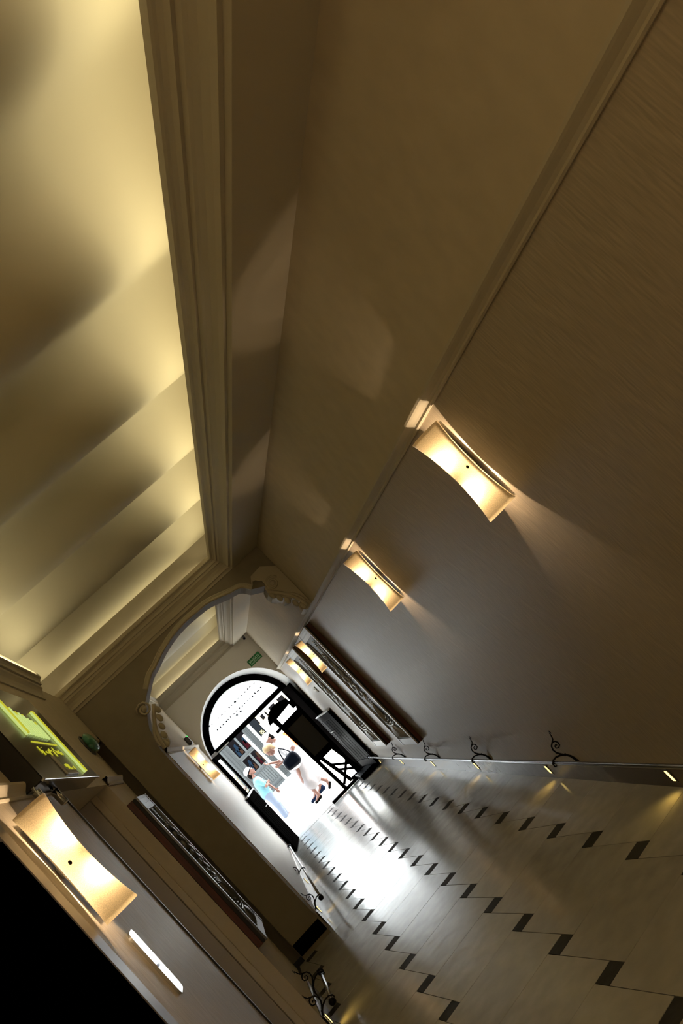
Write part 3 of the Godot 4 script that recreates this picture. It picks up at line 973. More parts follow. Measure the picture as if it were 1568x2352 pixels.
func step_light(label: String, at: Vector3, turn: float) -> void:
	var t := thing("step_light", label, "step light", at, turn, "step lights in the skirting")
	var st := new_st()
	bx(st, Vector3(-0.002, -0.052, -0.032), Vector3(0.0025, 0.052, 0.032), 0.001)
	obj("plate", st, M.grey_plastic, t)
	st = new_st()
	bx(st, Vector3(0.0, -0.038, -0.016), Vector3(0.005, 0.038, 0.016), 0.001)
	obj("light_slit", st, M.step_glow, t)
	var o := SpotLight3D.new()
	o.name = "step_beam"
	o.light_color = Color(1.0, 0.82, 0.40)
	o.light_energy = 0.02
	o.light_size = 0.015
	o.spot_range = 8.0
	o.spot_attenuation = 2.0
	o.spot_angle = 65.0
	o.shadow_enabled = true
	t.add_child(o, true)
	o.transform = Transform3D(Basis.looking_at(Vector3(1, -0.5, 0), Vector3.UP), Vector3(0.02, 0, 0))

func passage_things() -> void:
	# sconces: right wall faces -x (turn PI), left wall faces +x
	var s := make_sconce()
	var names := ["lit hourglass glass sconce on right wall, large, nearest the camera", "lit hourglass glass sconce on right wall, smaller one before the arch",
		"lit hourglass glass sconce between the two tall relief panels on right wall", "lit hourglass glass sconce beyond the farther relief panel, near the street door"]
	var zs := [-4.07, -6.92, -12.53, -14.96]
	for i in 4:
		var o := s if i == 0 else dup(s, Vector3.ZERO, 0)
		o.position = Vector3(1.733, 2.17, zs[i])
		o.rotation.y = PI
		o.set_meta("label", names[i])
	var l := dup(s, Vector3(xl(-3.73), 2.135, -3.73), 0.021, "largest lit glass sconce, on the left wall beside the black doorway")
	var l2 := dup(s, Vector3(xf(-13.3) + 0.007, 2.17, -13.3), -0.017, "small lit glass sconce on far left wall beside the arched street door")
	for o in [l, l2]: add_screw(o, 1.0)
	for o in get_children():
		if String(o.name).begins_with("wall_sconce") and absf(o.rotation.y) > 1.0: add_screw(o, -1.0)
	# relief panels
	relief_panel("tall carved metal relief panel with brown wooden side, nearer the arch on right wall", Vector3(1.731, 0.505, -11.15), PI, 1.965, 1.0, M.relief_silver)
	relief_panel("tall carved metal relief panel on right wall, second one, nearer the street door", Vector3(1.731, 0.505, -13.5), PI, 1.965, 1.0, M.relief_silver)
	relief_panel("shade-toned carved relief panel with red-brown side on the left wall before the arch", Vector3(xl(-7.4) + 0.003, 0.84, -7.41), 0.021, 1.44, -1.0, M.shaded_silver)
	# rails
	low_rail("long low steel rail on scrolled iron brackets along right wall", Vector3(1.733, 0, 0), PI, 16.2, -3.6, [6.65, 8.98, 11.25, 13.55, 4.0, 1.2, 16.1], 0.135, 0.0, false)
	low_rail("low steel rail on scrolled brackets along far left wall beyond the arch", Vector3(xf(-10.4) + 0.006, 0, 0), 0.0, -16.4, -10.65, [-16.3, -13.2, -10.75], 0.135, -0.09, true)
	low_rail("short low steel rail below the left relief panel, two scrolled brackets", Vector3(xl(-8.0) + 0.0, 0, 0), 0.0, -8.28, -7.35, [-8.22, -7.45], 0.15, -0.10, true)
	# step lights
	var where := ["nearest the camera, in the brown skirting", "second from the camera, first in grey skirting", "third from the camera, before the arch", "below the nearer relief panel", "below the farther relief panel", "beside the black cabinet base by the door"]
	var sz := [-5.34, -7.5, -9.79, -11.96, -14.2, -16.4]
	for i in 6: step_light("glowing slit step light in right skirting, " + where[i], Vector3(1.722, 0.095, sz[i]), PI)
	step_light("glowing slit step light in left skirting beyond the arch, farther one", Vector3(xf(-13.1) + 0.018, 0.095, -13.1), 0)
	step_light("glowing slit step light in left skirting just behind the arch pier", Vector3(xf(-10.95) + 0.018, 0.095, -10.95), 0)
	step_light("glowing slit step light in left skirting under the short rail", Vector3(xl(-7.55) + 0.018, 0.095, -7.55), 0)
	# emergency exit sign over the door
	var t := thing("exit_sign", "green emergency exit sign with pale letters above the arched door", "sign", Vector3(1.518, 2.977, -17.948))
	var st := new_st()
	bx(st, Vector3(-0.147, -0.068, 0), Vector3(0.147, 0.068, 0.006), 0.001)
	obj("sign_plate", st, M.exit_green, t)
	var font := SystemFont.new()
	font.font_names = PackedStringArray(["Droid Sans"])
	font.font_weight = 700
	for e in [["WYJŚCIE", 0.062, 0.006], ["EWAKUACYJNE", 0.034, -0.046]]:
		var tm := TextMesh.new()
		tm.text = e[0]
		tm.font = font
		tm.font_size = 64
		tm.pixel_size = float(e[1]) / 64.0
		tm.depth = 0.002
		put("sign_lettering", tm, M.exit_print, t, Transform3D(Basis(), Vector3(0, e[2] + 0.008, 0.0075)))
	# small camera
	t = thing("security_camera", "small dark security camera under the far ceiling corner above the exit sign", "camera", Vector3(1.64, 3.45, -17.78))
	st = new_st()
	bx(st, Vector3(-0.03, -0.012, -0.03), Vector3(0.03, 0.0, 0.03), 0.004)
	bar(st, Vector3(0, -0.01, 0), Vector3(0, -0.05, 0), 0.014, 0.014)
	obj("mount", st, M.grey_plastic, t)
	st = new_st()
	tube(st, [Vector3(0.01, -0.03, -0.05), Vector3(-0.012, -0.062, 0.055)], [0.026], 12)
	obj("housing", st, M.grey_plastic, t)
	st = new_st()
	ball(st, Vector3(-0.013, -0.064, 0.055), Vector3(0.02, 0.02, 0.012), Transform3D.IDENTITY, 8)
	obj("lens", st, M.lens_black, t)
	# socket plate under the far sconce
	t = thing("wall_plate", "small pale cover plate on the right wall below the farthest sconce", "cover plate", Vector3(1.733, 1.755, -15.8), PI)
	st = new_st()
	bx(st, Vector3(0, -0.06, -0.09), Vector3(0.012, 0.06, 0.09), 0.004)
	obj("plate", st, M.plaster, t)
	st = new_st()
	bx(st, Vector3(0.01, -0.045, -0.07), Vector3(0.016, 0.045, -0.005), 0.002)
	bx(st, Vector3(0.01, -0.045, 0.005), Vector3(0.016, 0.045, 0.07), 0.002)
	obj("rocker", st, M.stucco, t)
	# emergency lamps
	t = thing("emergency_lamp", "grey emergency lamp with green light above the far left trim", "lamp", Vector3(xf(-15.9) + 0.002, 2.57, -15.9))
	st = new_st()
	bx(st, Vector3(0, 0, -0.16), Vector3(0.07, 0.16, 0.16), 0.02)
	obj("housing", st, M.grey_plastic, t)
	st = new_st()
	ball(st, Vector3(0.055, 0.155, -0.05), Vector3(0.02, 0.02, 0.03), Transform3D.IDENTITY, 8)
	obj("green_lamp", st, M.green_led, t)
	st = new_st()
	tube(st, [Vector3(0.03, 0.02, 0.16), Vector3(0.03, 0.015, 0.26)], [0.02], 10)
	obj("knob", st, M.lens_black, t)
	t = thing("emergency_lamp", "oval green translucent lamp on the left wall above the trim before the arch", "lamp", Vector3(xl(-8.45), 2.935, -8.45), 0.021)
	st = new_st()
	ball(st, Vector3(0.045, 0, 0), Vector3(0.045, 0.10, 0.19))
	obj("bowl", st, M.green_bowl, t)
	st = new_st()
	ball(st, Vector3(0.02, -0.02, -0.04), Vector3(0.02, 0.02, 0.05), Transform3D.IDENTITY, 8)
	obj("lamp_tube", st, M.white_plastic, t)
	st = new_st()
	var ring := []
	for i in 25: ring.append(Vector3(0.006, 0.105 * sin(TAU * i / 24), 0.195 * cos(TAU * i / 24)))
	tube(st, ring, [0.006], 6, 1.0, false)
	obj("rim", st, M.grey_plastic, t)
	# black sign box on the left wall with glowing bars
	t = thing("sign_box", "glossy black box sign with glowing yellow-green bars on left wall", "sign", Vector3(-0.655, 2.5, -4.3), 0.024)
	st = new_st()
	bx(st, Vector3(-0.145, 0, -1.96), Vector3(0, 0.68, 0), 0.006)
	obj("case", st, M.sign_black, t)
	st = new_st()
	bx(st, Vector3(-0.012, -0.006, -1.965), Vector3(0.006, 0.006, 0.004), 0.002)
	obj("bottom_trim", st, M.steel, t)
	st = new_st()
	for i in 8: bx(st, Vector3(0.0, 0.31 - 0.002 * i, -0.745 - 0.075 * i), Vector3(0.010, 0.50 - 0.010 * i + rng.randf_range(-0.02, 0.02), -0.715 - 0.075 * i), 0.003)
	obj("glowing_bar", st, M.sign_glow, t).set_meta("kind", "stuff")
	for e in [[0.30, 0.53, -0.66, 0.06], [0.035, 0.52, -1.52, 0.075]]:
		st = new_st()
		bx(st, Vector3(0, e[0], e[2]), Vector3(0.018, e[1], e[2] + e[3]), 0.003)
		obj("glowing_bar", st, M.sign_glow, t)
	st = new_st()
	for i in 8: bx(st, Vector3(0.002, 0.30 - 0.002 * i, -0.718 - 0.075 * i), Vector3(0.013, 0.485 - 0.010 * i + rng.randf_range(-0.02, 0.02), -0.69 - 0.075 * i), 0.002)
	obj("pale_edge", st, M.sign_edge_glow, t).set_meta("kind", "stuff")
	for e in [[0.03, 0.51, -1.443], [0.29, 0.53, -0.60]]:
		st = new_st()
		bx(st, Vector3(0.003, e[0], e[2]), Vector3(0.014, e[1], e[2] + 0.03), 0.002)
		obj("pale_edge", st, M.sign_edge_glow, t)
	st = new_st()
	bx(st, Vector3(0, 0.245, -1.34), Vector3(0.004, 0.253, -0.58), 0)
	for i in 14: bx(st, Vector3(0, 0.18 + rng.randf_range(-0.03, 0.035), -0.62 - 0.05 * i), Vector3(0.003, 0.195 + rng.randf_range(-0.03, 0.03), -0.60 - 0.05 * i), 0)
	for i in 6: bx(st, Vector3(0, 0.06 + rng.randf_range(-0.02, 0.05), -1.0 - 0.05 * i), Vector3(0.003, 0.075 + rng.randf_range(-0.02, 0.05), -0.98 - 0.05 * i), 0)
	obj("small_glowing_marks", st, M.sign_glow, t).set_meta("kind", "stuff")
	st = new_st()
	bx(st, Vector3(0.0, 0.02, -0.80), Vector3(0.012, 0.15, -0.745), 0.003)
	bx(st, Vector3(0.0, 0.02, -1.14), Vector3(0.012, 0.05, -0.80), 0.003)
	obj("painted_reflection", st, M.white_plastic, t)  # white reflection on the glossy case, modelled as solid strips
	# little spots under it
	for e in [[-0.705, -4.25, "first small chrome spotlight under the black sign box, nearer the sconce"], [-0.725, -4.75, "second small chrome spotlight under the black sign box, farther from the sconce"]]:
		t = thing("spotlight", e[2], "spotlight", Vector3(e[0], 2.5, e[1]), 0, "chrome spotlights under the sign box")
		st = new_st()
		tube(st, [Vector3(0, 0, 0), Vector3(0, -0.03, 0)], [0.008], 8)
		obj("stem", st, M.chrome, t)
		st = new_st()
		tube(st, [Vector3(0, -0.02, 0.0), Vector3(0.0, -0.10, -0.01)], [0.021], 14)
		obj("barrel", st, M.chrome, t)
		st = new_st()
		ball(st, Vector3(0.0, -0.10, -0.01), Vector3(0.017, 0.008, 0.017), Transform3D.IDENTITY, 8)
		obj("lens", st, M.white_plastic, t)
	# polished plate that mirrors the street door
	t = thing("mirror_plate", "small upright polished plate below left sconce, mirroring the bright street", "plate", Vector3(xl(-3.86), 1.49, -3.86), 0.055)
	st = new_st()
	var rr := []
	for c in [[0.03, 0.03, PI], [0.03, 0.27, PI / 2], [0.13, 0.27, 0.0], [0.13, 0.03, -PI / 2]]:
		for i in 6:
			var a: float = c[2] + PI / 2 - PI / 2 * i / 5.0
			rr.append([c[0] + 0.03 * cos(a), c[1] + 0.03 * sin(a)])
	prism(st, pv(rr), 0.0, 0.012, Transform3D(Basis(Vector3(0, 0, -1), Vector3(0, 1, 0), Vector3(1, 0, 0)), Vector3(0.004, 0, 0.0)))
	obj("polished_face", st, M.mirror_plate, t)
	st = new_st()
	prism(st, pv(rr), -0.002, 0.004, Transform3D(Basis(Vector3(0, 0, -1.04), Vector3(0, 1.02, 0), Vector3(1, 0, 0)), Vector3(0.0, -0.003, 0.002)))
	obj("back_plate", st, M.grey_plastic, t)
	# dark doorway on the left with a steel jamb
	var d := Node3D.new()
	d.name = "door_2"
	add_child(d)
	d.set_meta("kind", "structure")
	d.position = Vector3(xl(-3.32), 0, -3.32)
	d.rotation.y = 0.021
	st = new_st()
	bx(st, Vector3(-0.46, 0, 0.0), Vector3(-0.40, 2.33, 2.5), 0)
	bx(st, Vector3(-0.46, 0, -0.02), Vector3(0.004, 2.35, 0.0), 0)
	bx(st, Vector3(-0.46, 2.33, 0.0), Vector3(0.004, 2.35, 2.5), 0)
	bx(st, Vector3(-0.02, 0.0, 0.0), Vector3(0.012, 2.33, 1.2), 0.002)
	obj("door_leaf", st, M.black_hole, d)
	st = new_st()
	bx(st, Vector3(0.0, 0, -0.13), Vector3(0.016, 2.5, 0.0), 0.003)
	obj("steel_jamb", st, M.brushed_jamb, d)
	menu_stand()
	added_fill_lamp()
	# black grooved shutters that stand open by the door
	for e in [[Vector3(1.585, 0.106, -17.68), Vector3(1.69, 0.106, -16.35), "black grooved shutter panel standing open along right wall by the street door"], [Vector3(-0.19, 0.02, -17.95), Vector3(-0.345, 0.02, -16.85), "black grooved shutter panel standing open along left wall by the street door"]]:
		t = thing("shutter_panel", e[2], "shutter", e[0], 0, "black shutter panels by the street door")
		var x: Vector3 = (e[1] - e[0])
		var len_ := x.length()
		x = x.normalized()
		t.transform = Transform3D(Basis(x, Vector3.UP, x.cross(Vector3.UP)), e[0])
		var lac: Material = M.black_lacquer if e[0].x > 0.5 else M.door_dark
		st = new_st()
		bx(st, Vector3(0, 0, -0.02), Vector3(len_, 1.22, 0.02), 0.003)
		bx(st, Vector3(0, 1.1, -0.03), Vector3(len_, 1.23, 0.03), 0.006)
		bx(st, Vector3(0, 0, -0.03), Vector3(len_, 0.14, 0.03), 0.006)
		for xx in [0.0, len_ - 0.08]: bx(st, Vector3(xx, 0, -0.03), Vector3(xx + 0.08, 1.22, 0.03), 0.006)
		obj("panel_frame", st, lac, t)
		st = new_st()
		bx(st, Vector3(-0.01, 1.23, -0.04), Vector3(len_ + 0.01, 1.25, 0.04), 0.004)
		obj("top_cap", st, M.silver_frame, t)
		var n := 5
		var bw := (len_ - 0.18) / n
		for i in n:
			st = new_st()
			bx(st, Vector3(0.09 + bw * i + 0.006, 0.14, -0.028), Vector3(0.09 + bw * (i + 1) - 0.006, 1.1, 0.028), 0.01)
			obj("board", st, lac, t)
		st = new_st()
		bar(st, Vector3(0.03, 0.86, 0.033), Vector3(len_ * 0.4, 0.86, 0.033), 0.012, 0.01, Vector3(0, 1, 0))
		bar(st, Vector3(0.03, 0.86, -0.033), Vector3(len_ * 0.4, 0.86, -0.033), 0.012, 0.01, Vector3(0, 1, 0))
		obj("bolt", st, M.iron, t)
	t = thing("black_plinth", "low black polished block on the floor beside the right end of the door", "plinth", Vector3(1.53, 0, -17.35))
	st = new_st()
	bx(st, Vector3(-0.20, 0.002, -0.15), Vector3(0.185, 0.10, 0.55), 0.008)
	obj("block", st, M.black_lacquer, t)
	st = new_st()
	bx(st, Vector3(-0.208, 0.09, -0.15), Vector3(-0.19, 0.104, 0.555), 0.003)
	obj("edge_trim", st, M.iron, t)

# unseen fill lamp, added behind the camera to warm the near walls
func added_fill_lamp() -> void:
	var t := thing("fill_globe", "unseen globe added behind the camera as fill light for the near walls", "lamp", Vector3(0.3, 2.9, 2.7))
	var st := new_st()
	ball(st, Vector3.ZERO, Vector3.ONE * 0.16)
	var g := obj("globe", st, M.fill_globe_glow, t)
	var o := OmniLight3D.new()
	o.name = "fill_globe_light"
	o.light_color = Color(1.0, 0.87, 0.66)
	o.light_energy = 1.7
	o.light_size = 0.15
	o.omni_range = 30.0
	o.omni_attenuation = 2.0
	o.shadow_enabled = true
	g.add_child(o, true)
	st = new_st()
	tube(st, [Vector3(0, 0.15, 0), Vector3(0, 1.08, 0)], [0.01], 8)
	obj("rod", st, M.steel, t)

func menu_stand() -> void:
	var t := thing("menu_stand", "tall dark wooden menu easel with blackboard and crest, standing in the doorway", "easel", Vector3(1.2, 0, -17.62), -0.10)
	var st := new_st()
	for e in [[-0.145, 0.05, -0.235, 1.93], [0.235, 0.05, 0.25, 1.76]]: bar(st, Vector3(e[0], 0.03, 0.0), Vector3(e[2], e[3], 0.0), 0.05, 0.07)
	obj("post", st, M.door_dark, t)
	st = new_st()
	bar(st, Vector3(-0.21, 1.64, 0.0), Vector3(0.24, 1.64, 0.0), 0.045, 0.09)
	bar(st, Vector3(-0.36, 1.68, 0), Vector3(0.28, 1.70, 0), 0.03, 0.06)
	obj("cross_rail", st, M.door_dark, t)
	st = new_st()
	bar(st, Vector3(-0.21, 0.80, 0.0), Vector3(0.24, 0.80, 0.0), 0.045, 0.11)
	obj("cross_rail", st, M.door_dark, t)
	st = new_st()
	bx(st, Vector3(-0.17, 0.86, -0.012), Vector3(0.225, 1.60, 0.018), 0.004)
	var b := obj("blackboard", st, M.board_black, t)
	st = new_st()
	for e in [[-0.185, 0.86, -0.165, 1.60], [0.215, 0.86, 0.235, 1.60], [-0.18, 0.85, 0.23, 0.875], [-0.18, 1.585, 0.23, 1.61]]: bx(st, Vector3(e[0], e[1], 0.012), Vector3(e[2], e[3], 0.028), 0.003)
	obj("board_frame", st, M.door_dark, b)
	# crest with a stepped curved top
	st = new_st()
	var p := [[-0.36, 1.86], [-0.345, 1.92], [-0.30, 1.99], [-0.22, 2.05], [-0.10, 2.085], [0.02, 2.08], [0.12, 2.045], [0.16, 2.03], [0.205, 2.03], [0.205, 1.94], [0.25, 1.94], [0.25, 1.78], [0.17, 1.78], [0.17, 1.90], [-0.18, 1.86], [-0.18, 1.70], [-0.26, 1.70], [-0.28, 1.86]]
	prism(st, pv(p), -0.02, 0.02)
	obj("crest", st, M.door_dark, t)
	st = new_st()
	bar(st, Vector3(-0.50, 0.035, 0.02), Vector3(0.22, 0.035, 0.0), 0.06, 0.055)
	bar(st, Vector3(0.05, 0.035, -0.55), Vector3(0.42, 0.035, -0.30), 0.06, 0.055)
	obj("foot", st, M.door_dark, t)
	# folding rear legs and braces
	st = new_st()
	bar(st, Vector3(-0.10, 0.80, -0.04), Vector3(0.02, 0.03, -0.50), 0.03, 0.07)
	bar(st, Vector3(0.18, 0.80, -0.04), Vector3(0.30, 0.03, -0.42), 0.03, 0.06)
	obj("rear_leg", st, M.door_dark, t)
	st = new_st()
	bar(st, Vector3(-0.04, 0.52, -0.22), Vector3(0.25, 0.30, -0.05), 0.02, 0.045)
	bar(st, Vector3(-0.04, 0.38, -0.28), Vector3(0.25, 0.18, -0.05), 0.02, 0.045)
	bar(st, Vector3(-0.12, 0.12, -0.02), Vector3(0.23, 0.42, -0.02), 0.02, 0.05)
	obj("brace", st, M.door_dark, t)

# ---------------------------------------------------------------- the street outside
func street() -> void:
	var st := new_st()
	bx(st, Vector3(-30, -0.4, -70), Vector3(30, -0.005, -18.88), 0)
	struct("pavement", st, M.pavement)
	# the houses across the street
	var t := thing("house", "bleached pale house across the street behind the grey shop front", "building", Vector3(0, 0, -34.35))
	st = new_st()
	bx(st, Vector3(-14, 0, -4), Vector3(14, 8, 0), 0)
	obj("wall", st, M.white_paint, t)
	for i in 6:
		var x := 1.15 + i * 0.42
		st = new_st()
		bx(st, Vector3(x, 2.02, -0.02), Vector3(x + 0.33, 2.62, 0.04), 0.01)
		var w := obj("window", st, M.cream_paint, t)
		st = new_st()
		bx(st, Vector3(x + 0.03, 2.05, 0.0), Vector3(x + 0.30, 2.59, 0.05), 0)
		obj("pane", st, M.shop_glass, w)
	var S := 34.0 / 27.0
	var X := func(v: float) -> float: return v * S
	var Y := func(v: float) -> float: return (v - 2.0) * S + 2.0
	t = thing("shop_front", "grey painted wooden shop front with small-paned window across the street", "shop front", Vector3(0, 0, -34.0))
	st = new_st()
	bx(st, Vector3(-1.2, -0.005, -0.2), Vector3(X.call(0.80), 3.2, 0.0), 0)
	obj("boarding", st, M.shop_paint, t)
	st = new_st()
	for x in [-0.19, -0.15, -0.09, -0.05, 0.0, 0.655, 0.70, 0.745, 0.79]: bx(st, Vector3(X.call(x) - 0.012, 0.12, 0.0), Vector3(X.call(x) + 0.016, 3.1, 0.03), 0.006)
	for y in [0.52, 1.10, 1.70]: bx(st, Vector3(X.call(0.02), Y.call(y) - 0.03, 0.0), Vector3(X.call(0.64), Y.call(y) + 0.03, 0.025), 0.006)
	obj("moulding", st, M.shop_paint_dark, t)
	for r in [[1.75, 2.27], [1.175, 1.63]]:
		for c in [[0.05, 0.295], [0.36, 0.61]]:
			st = new_st()
			bx(st, Vector3(X.call(c[0]), Y.call(r[0]), -0.01), Vector3(X.call(c[1]), Y.call(r[1]), 0.006), 0)
			var pn := obj("pane", st, M.shop_glass, t)
			# what shows behind the glass
			for i in 3:
				st = new_st()
				var gx: float = X.call(lerpf(c[0] + 0.03, c[1] - 0.11, i / 2.0))
				var gy: float = Y.call(r[0] + 0.03) if i != 1 else Y.call(r[0] + 0.16)
				var gw := rng.randf_range(0.09, 0.15)
				prism(st, pv([[gx, gy], [gx + gw, gy + rng.randf_range(-0.03, 0.02)], [gx + gw * 0.8, gy + rng.randf_range(0.2, 0.36)], [gx + gw * 0.2, gy + rng.randf_range(0.22, 0.3)]]), 0.004, 0.012)
				obj("shown_goods", st, [M.maroon, M.dull_blue, M.dull_tan, M.band_dark][(i + rng.randi_range(0, 1)) % 4], pn)
	for i in 6:
		st = new_st()
		bx(st, Vector3(X.call(0.13 + 0.07 * i), Y.call(0.62), 0.0), Vector3(X.call(0.185 + 0.07 * i), Y.call(1.04), 0.02), 0.008)
		obj("board", st, M.shop_paint, t)
	t = thing("parasol_pole", "white pole standing before the grey shop front", "pole", Vector3(0.70, 0, -31.0))
	st = new_st()
	tube(st, [Vector3(0, 0.04, 0), Vector3(-0.055, 2.17, 0)], [0.045], 12)
	obj("pole", st, M.white_paint, t)
	st = new_st()
	lathe(st, [Vector2(0.0, 0.06), Vector2(0.2, 0.05), Vector2(0.22, 0.02), Vector2(0.22, -0.01)])
	obj("base", st, M.white_paint, t)
	t = thing("cream_post", "cream wooden post between grey shop front and dark signboard", "post", Vector3(1.07, 0, -33.6))
	st = new_st()
	bx(st, Vector3(-0.03, 0.05, -0.03), Vector3(0.03, 3.0, 0.03), 0.006)
	obj("shaft", st, M.cream_paint, t)
	st = new_st()
	bx(st, Vector3(-0.05, -0.01, -0.05), Vector3(0.05, 0.12, 0.05), 0.006)
	obj("foot", st, M.cream_paint, t)
	t = thing("signboard", "dark board with rows of pale chalk strokes beyond the cream post", "signboard", Vector3(1.22, 0, -33.3))
	st = new_st()
	bx(st, Vector3(-0.12, 1.5, -0.02), Vector3(0.14, 2.45, 0.02), 0.006)
	for x in [-0.10, 0.10]: bx(st, Vector3(x, 0.0, -0.015), Vector3(x + 0.03, 1.52, 0.015), 0.004)
	obj("board", st, M.slate, t)
	st = new_st()
	for i in 6: bx(st, Vector3(-0.06 + rng.randf_range(0, 0.03), 1.58 + 0.05 * i, 0.02), Vector3(0.06 + rng.randf_range(0, 0.05), 1.60 + 0.05 * i, 0.024), 0)
	obj("chalk_stroke", st, M.chalk_yellow, t)
	t = thing("market_stall", "bright stall with orange and white goods seen behind the menu easel", "stall", Vector3(2.1, 0, -27.5))
	st = new_st()
	bx(st, Vector3(-0.75, 0.75, -0.3), Vector3(0.9, 0.82, 0.3), 0.01)
	for x in [-0.7, 0.8]: bx(st, Vector3(x, -0.01, -0.25), Vector3(x + 0.06, 2.3, -0.19), 0.006)
	bx(st, Vector3(-0.85, 2.2, -0.5), Vector3(1.0, 2.26, 0.5), 0.01)
	obj("stall_frame", st, M.white_paint, t)
	for i in 7:
		st = new_st()
		bx(st, Vector3(-0.7 + 0.22 * i, 0.82, -0.15), Vector3(-0.52 + 0.22 * i, 1.15 + rng.randf_range(0.0, 0.5), 0.1), 0.02)
		obj("goods", st, [M.orange_goods, M.white_cloth, M.cream_paint, M.blue_goods][i % 4], t)
	people()

# ---------------------------------------------------------------- people
func head_prims(c: Vector3, f: Vector3, up: Vector3) -> Array:
	var s := f.cross(up)
	return [[c + up * 0.025 - f * 0.02, c + up * 0.03 + f * 0.022, 0.086, 0.078], [c + f * 0.035 - up * 0.02, c - up * 0.085 + f * 0.055, 0.062, 0.034],
		[c + f * 0.092 + up * 0.005, c + f * 0.112 - up * 0.028, 0.008, 0.013], [c + f * 0.083 + up * 0.022 + s * 0.03, c + f * 0.083 + up * 0.022 - s * 0.03, 0.014, 0.014],
		[c + f * 0.088 - up * 0.058 + s * 0.014, c + f * 0.088 - up * 0.058 - s * 0.014, 0.009, 0.009],
		[c + s * 0.082 - up * 0.005, c + s * 0.086 - up * 0.03 - f * 0.008, 0.016, 0.010], [c - s * 0.082 - up * 0.005, c - s * 0.086 - up * 0.03 - f * 0.008, 0.016, 0.010]]

func face_parts(t: Node3D, c: Vector3, f: Vector3, up: Vector3) -> void:
	var s := f.cross(up)
	for k in [-1.0, 1.0]:
		var st := new_st()
		ball(st, c + f * 0.089 + s * 0.031 * k + up * 0.004, Vector3(0.010, 0.008, 0.010), Transform3D.IDENTITY, 6)
		obj("eye", st, M.eye_dark, t)
	var st2 := new_st()
	bar(st2, c + f * 0.094 - up * 0.056 - s * 0.02, c + f * 0.094 - up * 0.056 + s * 0.02, 0.010, 0.008, f)
	obj("lips", st2, M.lip, t)

func hand_prims(w: Vector3, d: Vector3, side: Vector3) -> Array:
	# wrist, direction of the fingers, direction across the palm towards the thumb
	var n := d.cross(side).normalized()
	var o := [[w, w + d * 0.05, 0.021, 0.024]]
	var len_ := [0.062, 0.072, 0.068, 0.052]
	for i in 4:
		var b: Vector3 = w + d * 0.045 + side * (0.026 - 0.0175 * i)
		o.append([w + d * 0.03 + side * (0.018 - 0.012 * i), b + d * 0.035, 0.012, 0.0095])
		var k: Vector3 = b + d * (0.035 + len_[i] * 0.5) + n * 0.008
		o.append([b + d * 0.035, k, 0.0092, 0.0084])
		o.append([k, k + d * len_[i] * 0.4 + n * 0.022, 0.0084, 0.0075])
	var th: Vector3 = w + d * 0.02 + side * 0.02
	o.append([th, th + d * 0.03 + side * 0.028, 0.014, 0.010])
	o.append([th + d * 0.03 + side * 0.028, th + d * 0.062 + side * 0.032 + n * 0.008, 0.0098, 0.008])
	return o

